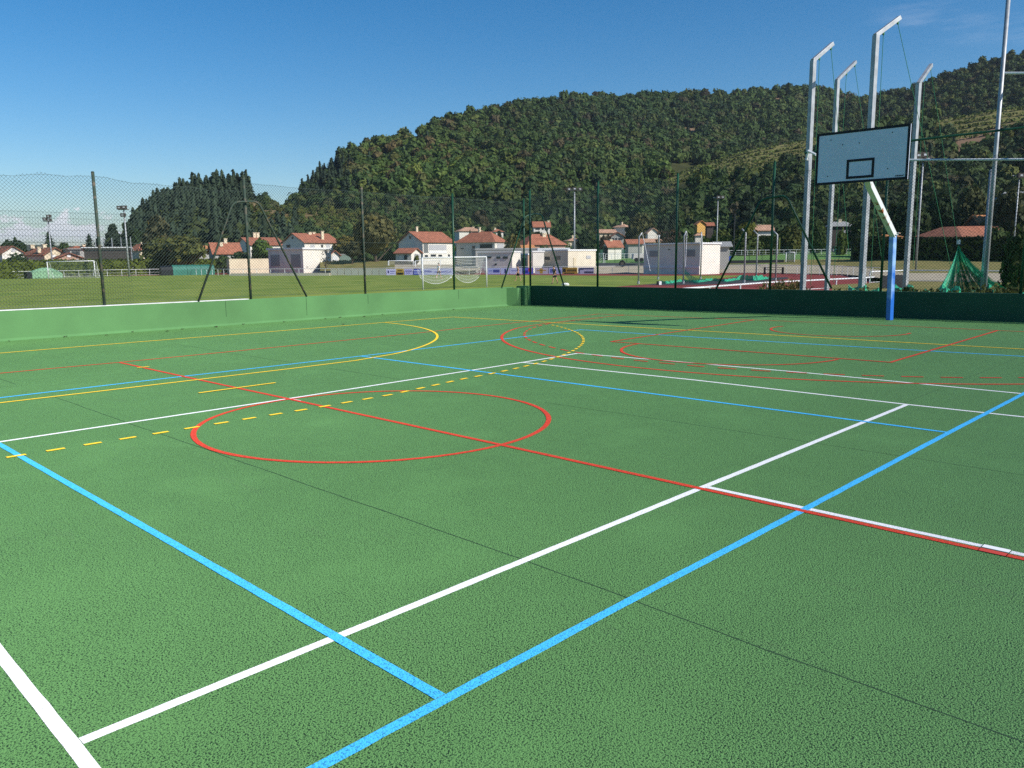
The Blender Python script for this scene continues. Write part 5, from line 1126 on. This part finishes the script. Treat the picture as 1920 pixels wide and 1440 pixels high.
# ------------------------------------------------------------------ trees, hedges, shrubs
trng = np.random.default_rng(23)
def tree(label, px, d, ytop, wpx, col, kind='broad', base=.18, n=520, size=.13, group='trees round the village', ybot=None, sq=1.0, gaps=0):
    b = P(px, 480, d)[:2]; zg = max(FZ, float(terr(b[0], b[1]))); zt_ = zat(b, ytop); H = zt_ - zg; w = wpx / 2 * d / F
    root = empty({'broad': 'broadleaf_tree', 'con': 'conifer_tree', 'cedar': 'cedar_tree', 'cyp': 'cypress_tree', 'bare': 'bare_tree', 'bush': 'bush'}[kind], (*b, zg), label, 'bush' if kind == 'bush' else 'tree', group)
    z0 = zg + H * base; ch = zt_ - z0
    if kind in ('broad', 'bush', 'cyp', 'bare'):
        T = broadleaf(trng, n, size, 7 if kind != 'cyp' else 4, 1.0) if kind != 'bare' else np.concatenate([leafquads((math.cos(a) * .45, math.sin(a) * .45, z), (.5, .5, .45), n // 7, size, .9) for a, z in zip(np.linspace(0, 6, 7), (.5, .8, 1.2, 1.5, .7, 1.1, 1.6))])
        T = T / np.array([1.02, 1.02, 1.0]); mx = T[:, 2].max(); V = T * np.array([w, w * sq, ch / mx])
    elif kind == 'con':
        T = conifer(trng, n, .13, 12); V = T * np.array([w / .62, w / .62, ch / T[:, 2].max()])
    else:
        vs = []
        for k in range(15):
            t_ = k / 14; R = (.25 + .75 * math.sin(min(1, (1 - t_) * 1.25) * math.pi / 2)) * (1 - .45 * t_) * trng.uniform(.7, 1.1); a = trng.uniform(0, 6.28); vs.append(leafquads((math.cos(a) * R * .45, math.sin(a) * R * .45, .15 + t_ * 1.7), (R * .75, R * .75, .10), n // 12, size, .3, -1))
            a += 2.4; vs.append(leafquads((math.cos(a) * R * .55, math.sin(a) * R * .55, .1 + t_ * 1.7), (R * .6, R * .6, .09), n // 14, size, .3, -1))
        vs.append(core((0, 0, .9), (.30, .30, .85))); T = np.concatenate(vs); V = T * np.array([w, w, ch / T[:, 2].max()])
    V = V + np.array([b[0], b[1], z0]); nq = len(V) // 4; C = np.repeat(np.array(col)[None, :] * trng.uniform(.65, 1.35, (nq, 1)), 4, 0)
    sh = trng.uniform(size=nq) < .12; C[np.repeat(sh, 4)] *= np.array([1.35, 1.15, .8])
    mesh_np('crown', V, np.arange(len(V)).reshape(-1, 4), M_leaf, C, root)
    mb = MB(); r = max(.07, .028 * H); zt2_ = z0 + ch * .45
    mb.tube([(b[0], b[1], zg - .1), (b[0] + r * .3, b[1], zg + (z0 - zg) * .6), (b[0], b[1], z0 + ch * .15), (b[0] + r, b[1], zt2_)], [r * 1.3, r, r * .8, r * .35], 7)
    for k in range(5):
        a = k * 1.257 + px; s = z0 + ch * (.02 + .06 * k); q = np.array([math.cos(a) * RH[0] + math.sin(a) * FH[0], math.cos(a) * RH[1] + math.sin(a) * FH[1]]); mb.tube([(b[0], b[1], s - ch * .05), (*(b + q * w * .35), s + ch * .15), (*(b + q * w * .7), s + ch * .34)], [r * .55, r * .4, r * .12], 5)
    mb.build('trunk', M_trunk, root); return root
DG, MG, YG, OL, BR, LG, CG = (.035, .062, .022), (.055, .090, .026), (.115, .125, .028), (.105, .098, .036), (.085, .066, .042), (.088, .130, .028), (.030, .050, .032)
tree('round dark green tree above the white gabled house at far left', 27, 235, 443, 46, DG, n=700)
tree('conifer with drooping branches behind the slim mast at left', 95, 215, 434, 34, (.045, .075, .045), 'con', .05, 500)
tree('dark rounded bush before the houses at far left', 31, 165, 473, 44, DG, 'bush', .0, 600)
tree('low green tree between the two red roofs at left', 121, 240, 454, 24, MG)
tree('narrow dark conifer left of the carport', 170, 225, 437, 26, CG, 'con', .05, 450)
tree('dark conifer beside the nearest fence post', 186, 215, 442, 26, CG, 'con', .05, 450)
tree('broad dark cedar rising behind the carport', 215, 230, 417, 54, (.04, .062, .04), 'cedar', .1, 800)
tree('dark tree filling the gap right of the tall white mast', 258, 245, 428, 40, DG, n=600)
tree('tall thin-leaved brownish tree behind the yellow-green tree', 300, 205, 402, 62, (.085, .085, .04), 'bare', .1, 520, .10)
tree('large yellow-green spreading tree behind the hedge', 345, 165, 438, 112, (.115, .125, .034), 'broad', .06, 1100, .09, sq=.7)
tree('yellow-green tree at the right of the large spreading one', 300, 172, 444, 66, (.10, .115, .034), 'broad', .06, 800, .1)
tree('round bright green tree before the red-roofed wing', 491, 172, 444, 42, (.075, .125, .024), 'broad', .12, 800)
tree('dark bush on the wall left of the round bright tree', 450, 176, 471, 40, DG, 'bush', 0, 450)
tree('bush beside the end of the long hedge', 418, 168, 478, 34, MG, 'bush', 0, 450)
tree('yellowish-brown tree right of the two-storey house', 650, 205, 440, 62, (.145, .125, .03), 'broad', .15, 800, .1)
tree('small dark tree with a forked trunk beside the garage', 660, 158, 452, 46, (.05, .055, .026), 'broad', .38, 600, .11)
tree('big olive-brown tree left of the balcony house', 704, 160, 396, 98, (.128, .122, .046), 'broad', .17, 1500, .085)
tree('small clipped tree in front of the annex', 781, 160, 475, 13, YG, 'broad', .3, 260)
tree('leaning bare-branched shrub against the white garage wall', 610, 152, 468, 22, BR, 'bare', .2, 120, .07)
tree('bright green tree between the two large houses', 842, 225, 437, 30, LG)
tree('olive leafy tree right of the hip-roofed house', 961, 150, 437, 38, (.125, .115, .036), 'broad', .1, 600, .11)
tree('conifer tip between the pale roof and the hip roof', 882, 245, 430, 15, CG, 'con', .05, 300)
tree('round umbrella-shaped pine beside the white balconied house', 1052, 235, 417, 46, (.045, .085, .022), 'broad', .2, 900, .1)
tree('dark tree behind the floodlight mast right of the round pine', 1098, 200, 430, 38, DG, 'broad', .05, 700)
tree('green shrubs above the club house roof', 1020, 145, 458, 40, MG, 'bush', 0, 500)
tree('low light green bush on the slope right of the mast', 1060, 175, 451, 30, LG, 'bush', 0, 400)
tree('dark bush behind the right end of the club house', 1110, 170, 452, 34, DG, 'bush', 0, 420)
tree('big olive-green tree above the little white gable', 1203, 240, 398, 66, (.082, .088, .032), 'broad', .1, 1200, .09)
tree('brownish tree before the cream house', 1134, 225, 438, 28, BR, 'broad', .05, 420)
tree('dark cypress left of the long fence post', 1243, 235, 398, 30, (.028, .046, .022), 'cyp', .03, 700, .12)
tree('second dark cypress behind the fence post', 1262, 240, 388, 28, (.03, .048, .024), 'cyp', .03, 700, .12)
tree('bare brown tree behind the left half of the cabin', 1252, 150, 430, 56, (.085, .062, .045), 'bare', .08, 420, .075)
tree('spreading cedar in layers on the wooded slope', 1396, 235, 356, 66, (.042, .066, .040), 'cedar', .12, 1300, .10)
tree('bright green tree left of the utility pole', 1352, 190, 428, 50, (.085, .110, .024), 'broad', .05, 800, .1)
tree('yellow-green tree behind the utility pole', 1395, 198, 414, 50, (.11, .125, .022), 'broad', .05, 800, .1)
tree('light green hedge-like tree right of the short poles', 1400, 182, 441, 80, (.07, .10, .024), 'bush', 0, 900, .09)
tree('leafy tree left of the long curved brace', 1478, 195, 420, 56, (.085, .10, .026), 'broad', .05, 900, .1)
tree('green tree left of the dark grey-roofed house', 1528, 188, 405, 42, (.05, .085, .024), 'broad', .05, 900, .1)
tree('small bright shrub before the dark grey-roofed house', 1577, 180, 425, 24, LG, 'bush', .0, 420)
tree('mid green tree behind the hoop arm', 1612, 200, 400, 60, MG, 'broad', .05, 800, .1)
tree('tall dark tree right of the hoop arm', 1700, 170, 372, 84, DG, 'broad', .03, 1200, .09)
tree('round olive tree above the brown roof', 1815, 175, 347, 66, (.078, .088, .034), 'broad', .05, 1200, .09)
tree('dark tree between the olive tree and the tall pole', 1760, 185, 352, 70, DG, 'broad', .03, 1000, .1)
tree('bushy tree behind the orange roof at the right edge', 1890, 165, 345, 80, (.06, .07, .03), 'broad', .03, 1100, .09)
tree('low green tree tucked between the brown and orange roofs', 1868, 131, 424, 50, MG, 'bush', 0, 700, .1)
tree('overgrown climbing shrub on the fence at the right edge', 1920, 25.5, 412, 78, (.075, .100, .030), 'bush', 0, 1300, .075, 'shrubs near the court')
def hedge(label, pts, ytops, thick, col, dens=9, size=.28):
    P2 = [P(px, 480, d)[:2] for px, d in pts]; root = empty('hedge', (*P2[0], FZ), label, 'hedge'); Vs = []; mb = MB()
    for i in range(len(P2) - 1):
        a, b = P2[i], P2[i + 1]; za, zb_ = zat(a, ytops[i]), zat(b, ytops[i + 1]); u = (b - a); L = np.linalg.norm(u); u /= L; n_ = np.array([-u[1], u[0]])
        if np.dot(n_, FH) < 0: n_ = -n_
        e = .12; mb.hexa([(*(a + n_ * e), FZ), (*(b + n_ * e), FZ), (*(b + n_ * thick), FZ), (*(a + n_ * thick), FZ)], [(*(a + n_ * e), za - .15), (*(b + n_ * e), zb_ - .15), (*(b + n_ * thick), zb_ - .15), (*(a + n_ * thick), za - .15)])
        hm = (za + zb_) / 2 - FZ; N_ = int(L * (hm + thick * .8) * dens); s = trng.uniform(0, L, N_); t_ = trng.uniform(0, hm + thick * .8, N_); ftop = t_ > hm
        zz = np.where(ftop, za + (zb_ - za) * s / L, FZ + t_ * (za + (zb_ - za) * s / L - FZ) / hm); dep = np.where(ftop, t_ - hm, 0) + trng.normal(size=N_) * .07
        p = np.stack([a[0] + u[0] * s + n_[0] * dep, a[1] + u[1] * s + n_[1] * dep, zz + trng.normal(size=N_) * .07], 1); nn = np.where(ftop[:, None], np.array([0, 0, 1.0]), np.array([-n_[0], -n_[1], .25])) + trng.normal(size=(N_, 3)) * .55
        nn /= np.linalg.norm(nn, axis=1)[:, None]; t1 = np.cross(nn, trng.normal(size=(N_, 3))); t1 /= np.linalg.norm(t1, axis=1)[:, None]; t2 = np.cross(nn, t1); q = size * trng.uniform(.5, 1.2, (N_, 1))
        Vs.append(np.stack([p - t1 * q - t2 * q * .5, p + t1 * q * .7 - t2 * q * .8, p + t1 * q + t2 * q * .5, p - t1 * q * .8 + t2 * q * .8], 1).reshape(-1, 3))
    V = np.concatenate(Vs); C = np.repeat(np.array(col)[None, :] * trng.uniform(.6, 1.4, (len(V) // 4, 1)), 4, 0)
    mesh_np('leaves', V, np.arange(len(V)).reshape(-1, 4), M_leaf, C, root); mb.build('core', mat('hedge_core', tuple(c * .8 for c in col), .95), root)
hedge('long clipped bright green hedge behind the far left goal', [(-70, 150), (90, 156), (250, 166), (372, 176), (425, 178)], [491, 489, 487, 486, 487], 2.0, (.095, .125, .018))
hedge('tall dark clipped hedge beyond the dry grass on the right', [(1594, 150), (1700, 140), (1800, 133), (1960, 126)], [444, 446, 446, 443], 2.2, (.022, .038, .014), 9, .26)
hedge('dark low hedge under the trees right of the garage block', [(621, 172), (700, 166), (775, 162)], [489, 489, 489.5], 1.2, (.018, .028, .014), 9, .2)
hedge('clipped green hedge behind the windbreak right of the cabin', [(1350, 184), (1460, 182)], [443, 444], 1.6, (.065, .09, .025), 7, .35)
def tuft(label, px, d, zb, w, h, n, col, grp):
    b = P(px, 541, d)[:2]; Vs = []
    for k in range(n):
        a = trng.uniform(0, 6.28); r = w * math.sqrt(trng.uniform(0, 1)); p = np.array([b[0] + RH[0] * r * math.cos(a) + FH[0] * r * .4 * math.sin(a), b[1] + RH[1] * r * math.cos(a) + FH[1] * r * .4 * math.sin(a), zb]); hh = h * trng.uniform(.4, 1) * (1 - .5 * r / w); ln = trng.normal(size=2) * .12 * hh * 3; t1 = np.array([math.cos(a * 3), math.sin(a * 3), 0]) * .018; q = p + [ln[0], ln[1], hh]; md = (p + q) / 2 + [0, 0, hh * .1]
        Vs += [p - t1, p + t1, md + t1 * 1.3, md - t1 * 1.3, md - t1 * 1.3, md + t1 * 1.3, q + t1 * .4, q - t1 * .4]
        if k % 2: Vs += [q + trng.normal(size=3) * .05 for _ in range(4)]
    V = np.array(Vs); C = np.repeat(np.array(col)[None, :] * trng.uniform(.6, 1.4, (len(V) // 4, 1)), 4, 0); o = mesh_np('weed_tuft', V, np.arange(len(V)).reshape(-1, 4), M_leaf, C); tag(o, label, 'weeds', grp)
W_ = 'weeds beyond the end wall'
tuft('dry yellowish weeds below the near white railing', 1468, 33, .10, 1.0, .75, 220, (.20, .17, .06), W_)
tuft('green weeds between the hoop post and the timber screen', 1600, 24, .35, 1.2, .38, 260, (.10, .12, .035), W_)
tuft('low weeds right of the hoop post along the wall top', 1725, 23.5, .42, 1.2, .35, 300, (.09, .12, .035), W_)
tuft('weeds beside the green netting near the right edge', 1880, 23.5, .40, .9, .5, 260, (.10, .115, .035), W_)
# ------------------------------------------------------------------ people
def skin_mesh(name, nodes, edges, m, parent, sub=1):
    keys = list(nodes); ix = {k: i for i, k in enumerate(keys)}; me = bpy.data.meshes.new(name)
    me.from_pydata([tuple(nodes[k][0]) for k in keys], [(ix[a], ix[b]) for a, b in edges], []); me.materials.append(m); o = link(name, me, parent)
    sk = o.modifiers.new('skin', 'SKIN'); sk.use_smooth_shade = True
    if not me.skin_vertices: me.attributes  # the modifier makes the layer
    for k in keys:
        r = nodes[k][1]; sv = me.skin_vertices[0].data[ix[k]]; sv.radius = (r, r) if not hasattr(r, '__len__') else r; sv.use_root = (ix[k] == 0)
    ss = o.modifiers.new('sub', 'SUBSURF'); ss.levels = sub; ss.render_levels = sub; return o
def person(label, pos, H, face, stride, armf, top_m, low_m, grp, bend=0.0, sleeves=False, longleg=False):
    """walking figure: face = plan direction walked, stride/arm swing in metres at H=1.75"""
    k = H / 1.75; f = np.array([face[0], face[1], 0.0]); f /= np.linalg.norm(f); s = np.array([f[1], -f[0], 0]); up = np.array([0, 0, 1.0]); B = np.array(pos, float)
    pt = lambda a, b, c: B + (f * a + s * b + up * c) * k
    root = empty('person', B, label, 'person', grp); n = {}; e = []
    n['pel'] = (pt(0, 0, .93), (.135 * k, .10 * k)); n['wai'] = (pt(.01 + bend * .2, 0, 1.10), (.12 * k, .09 * k)); n['che'] = (pt(.02 + bend * .6, 0, 1.32), (.155 * k, .105 * k)); n['nec'] = (pt(.03 + bend, 0, 1.49), .055 * k); n['hd1'] = (pt(.05 + bend * 1.2, 0, 1.59), .08 * k); n['hd2'] = (pt(.05 + bend * 1.3, 0, 1.69), .085 * k); n['nose'] = (pt(.15 + bend * 1.3, 0, 1.62), .018 * k)
    e += [('pel', 'wai'), ('wai', 'che'), ('che', 'nec'), ('nec', 'hd1'), ('hd1', 'hd2'), ('hd1', 'nose')]
    for sd_, sg in (('L', 1), ('R', -1)):
        st = stride * sg; n['hip' + sd_] = (pt(.0, .09 * sg, .87), .09 * k); kn = (.06 + st * .5, .10 * sg, .49 + (.03 if st < 0 else 0)); an = (st - (.04 if st < 0 else 0), .10 * sg, .09 + (.06 if st < 0 else 0)); n['kne' + sd_] = (pt(*kn), .062 * k); n['cal' + sd_] = (pt(*(np.array(kn) * .6 + np.array(an) * .4 + [-.02, 0, 0])), .056 * k); n['ank' + sd_] = (pt(*an), .04 * k); n['toe' + sd_] = (pt(an[0] + .17, an[1] + .02 * sg, .035), .035 * k)
        e += [('pel', 'hip' + sd_), ('hip' + sd_, 'kne' + sd_), ('kne' + sd_, 'cal' + sd_), ('cal' + sd_, 'ank' + sd_), ('ank' + sd_, 'toe' + sd_)]
        a = -armf * sg; n['sho' + sd_] = (pt(.02 + bend * .8, .19 * sg, 1.42), .062 * k); n['elb' + sd_] = (pt(.0 + bend * .7 + a * .45, .25 * sg, 1.14), .045 * k); n['wri' + sd_] = (pt(.08 + bend * .8 + a, .24 * sg, .92), .03 * k); n['pal' + sd_] = (pt(.10 + bend * .8 + a * 1.1, .235 * sg, .84), .034 * k); e += [('che', 'sho' + sd_), ('sho' + sd_, 'elb' + sd_), ('elb' + sd_, 'wri' + sd_), ('wri' + sd_, 'pal' + sd_)]
        for q in range(4): nm = 'fi%d' % q + sd_; n[nm] = (pt(.13 + bend * .8 + a * 1.1 - q * .022, .23 * sg, .77 + (.012 if q in (0, 3) else 0)), .009 * k); e.append(('pal' + sd_, nm))
        n['th' + sd_] = (pt(.155 + bend * .8 + a * 1.1, .22 * sg, .83), .010 * k); e.append(('pal' + sd_, 'th' + sd_))
    skin_mesh('body', n, e, M_skin, root)
    c = {x: (n[x][0], tuple(np.array(n[x][1] if hasattr(n[x][1], '__len__') else (n[x][1],) * 2) * 1.38)) for x in n}
    low = {'pel': c['pel'], 'hipL': c['hipL'], 'hipR': c['hipR'], 'kneL': (n['hipL'][0] * .25 + n['kneL'][0] * .75, .10 * k), 'kneR': (n['hipR'][0] * .25 + n['kneR'][0] * .75, .10 * k), 'wai': (n['pel'][0] * .5 + n['wai'][0] * .5, (.145 * k, .108 * k))}
    skin_mesh('shorts', low, [('pel', 'wai'), ('pel', 'hipL'), ('pel', 'hipR'), ('hipL', 'kneL'), ('hipR', 'kneR')], low_m, root)
    if top_m is not None:
        tp = {x: c[x] for x in ('wai', 'che', 'shoL', 'shoR')}; tp['pel'] = (n['pel'][0] * .7 + n['wai'][0] * .3, (.18 * k, .145 * k))
        for sd_ in 'LR': tp['elb' + sd_] = (n['sho' + sd_][0] * (.4) + n['elb' + sd_][0] * .6, .078 * k)
        tp['nec'] = (n['che'][0] * .25 + n['nec'][0] * .75, .07 * k)
        skin_mesh('shirt', tp, [('pel', 'wai'), ('wai', 'che'), ('che', 'nec'), ('che', 'shoL'), ('che', 'shoR'), ('shoL', 'elbL'), ('shoR', 'elbR')], top_m, root)
    hb = MB(); hc = n['hd2'][0] - f * .025 * k + up * .01 * k; R = .105 * k
    for i in range(5):
        for j in range(10):
            ff = lambda i, j: hc + R * (s * math.sin(i * .34) * math.cos(j * .628) + f * math.sin(i * .34) * math.sin(j * .628) * 1.05 + up * math.cos(i * .34) * (1.0))
            hb.poly([ff(i, j), ff(i + 1, j), ff(i + 1, j + 1), ff(i, j + 1)])
    hb.build('hair', M_hair, root, True)
    if top_m is not None and longleg:
        for sd_ in 'LR': q = {'a': (n['ank' + sd_][0] + up * .06 * k, .05 * k), 'b': (n['ank' + sd_][0] - up * .03 * k, .055 * k), 'c': (n['toe' + sd_][0], .046 * k)}; skin_mesh('shoe', q, [('a', 'b'), ('b', 'c')], M_dark, root)
    return root
PW = 'people on the sports ground'
def ppl(px, ybot, ytop, lab, face, *a, **k):
    p = G(px, ybot, FZ); H = zat(p, ytop) - FZ; person(lab, (p[0], p[1], FZ), H, face, *a, PW, **k)
ppl(972, 527, 498.5, 'shirtless person in dark shorts striding over the grass', -RH * .8 - FH * .5, .30, .30, None, M_dark, bend=.03)
ppl(1040.5, 532, 499, 'person in dark clothes and shoes walking with head lowered', -RH * .75 - FH * .6, .24, .16, M_dark, M_dark, bend=.10, longleg=True)
ppl(822.5, 523, 494, 'child in a white shirt running by the middle goal', RH * .6 + FH * .5, .26, .30, M_wcloth, M_dark)
def far_person(px, yb, yt, d, lab, tm):
    p = P(px, yb, d); H = zat(p, yt) - p[2]; person(lab, p, H, RH, .12, .12, tm, M_dark, PW)
far_person(1447.5, 479, 468.5, 165, 'tiny figure in pink on the synthetic pitch', M_pcloth)
far_person(1395, 480, 470, 165, 'tiny dark figure left of the short bent pole on the synthetic pitch', M_dark)
far_person(1422, 479.5, 470, 168, 'tiny dark figure by the white pitch railing between two short poles', M_dark)
far_person(1561.5, 476, 466.5, 170, 'tiny white-shirted figure beyond the galvanised poles', M_wcloth)
far_person(1574, 476, 466.5, 172, 'tiny dark figure at the right end of the synthetic pitch', M_dark)

# ------------------------------------------------------------------ air
hz = MB(); hz.box(-11000, 11000, -11000, 11000, FZ - 1.02, 330)
MH = bpy.data.materials.new('haze'); MH.use_nodes = True; hn = MH.node_tree; hn.nodes.remove(hn.nodes['Principled BSDF'])
pv = hn.nodes.new('ShaderNodeVolumePrincipled'); pv.inputs['Color'].default_value = (.72, .82, .95, 1); pv.inputs['Density'].default_value = .00007; pv.inputs['Anisotropy'].default_value = .2
hn.links.new(pv.outputs[0], hn.nodes['Material Output'].inputs['Volume'])
o = hz.build('haze', MH); tag(o, 'thin pale summer haze in the valley air', 'haze', kind='stuff')
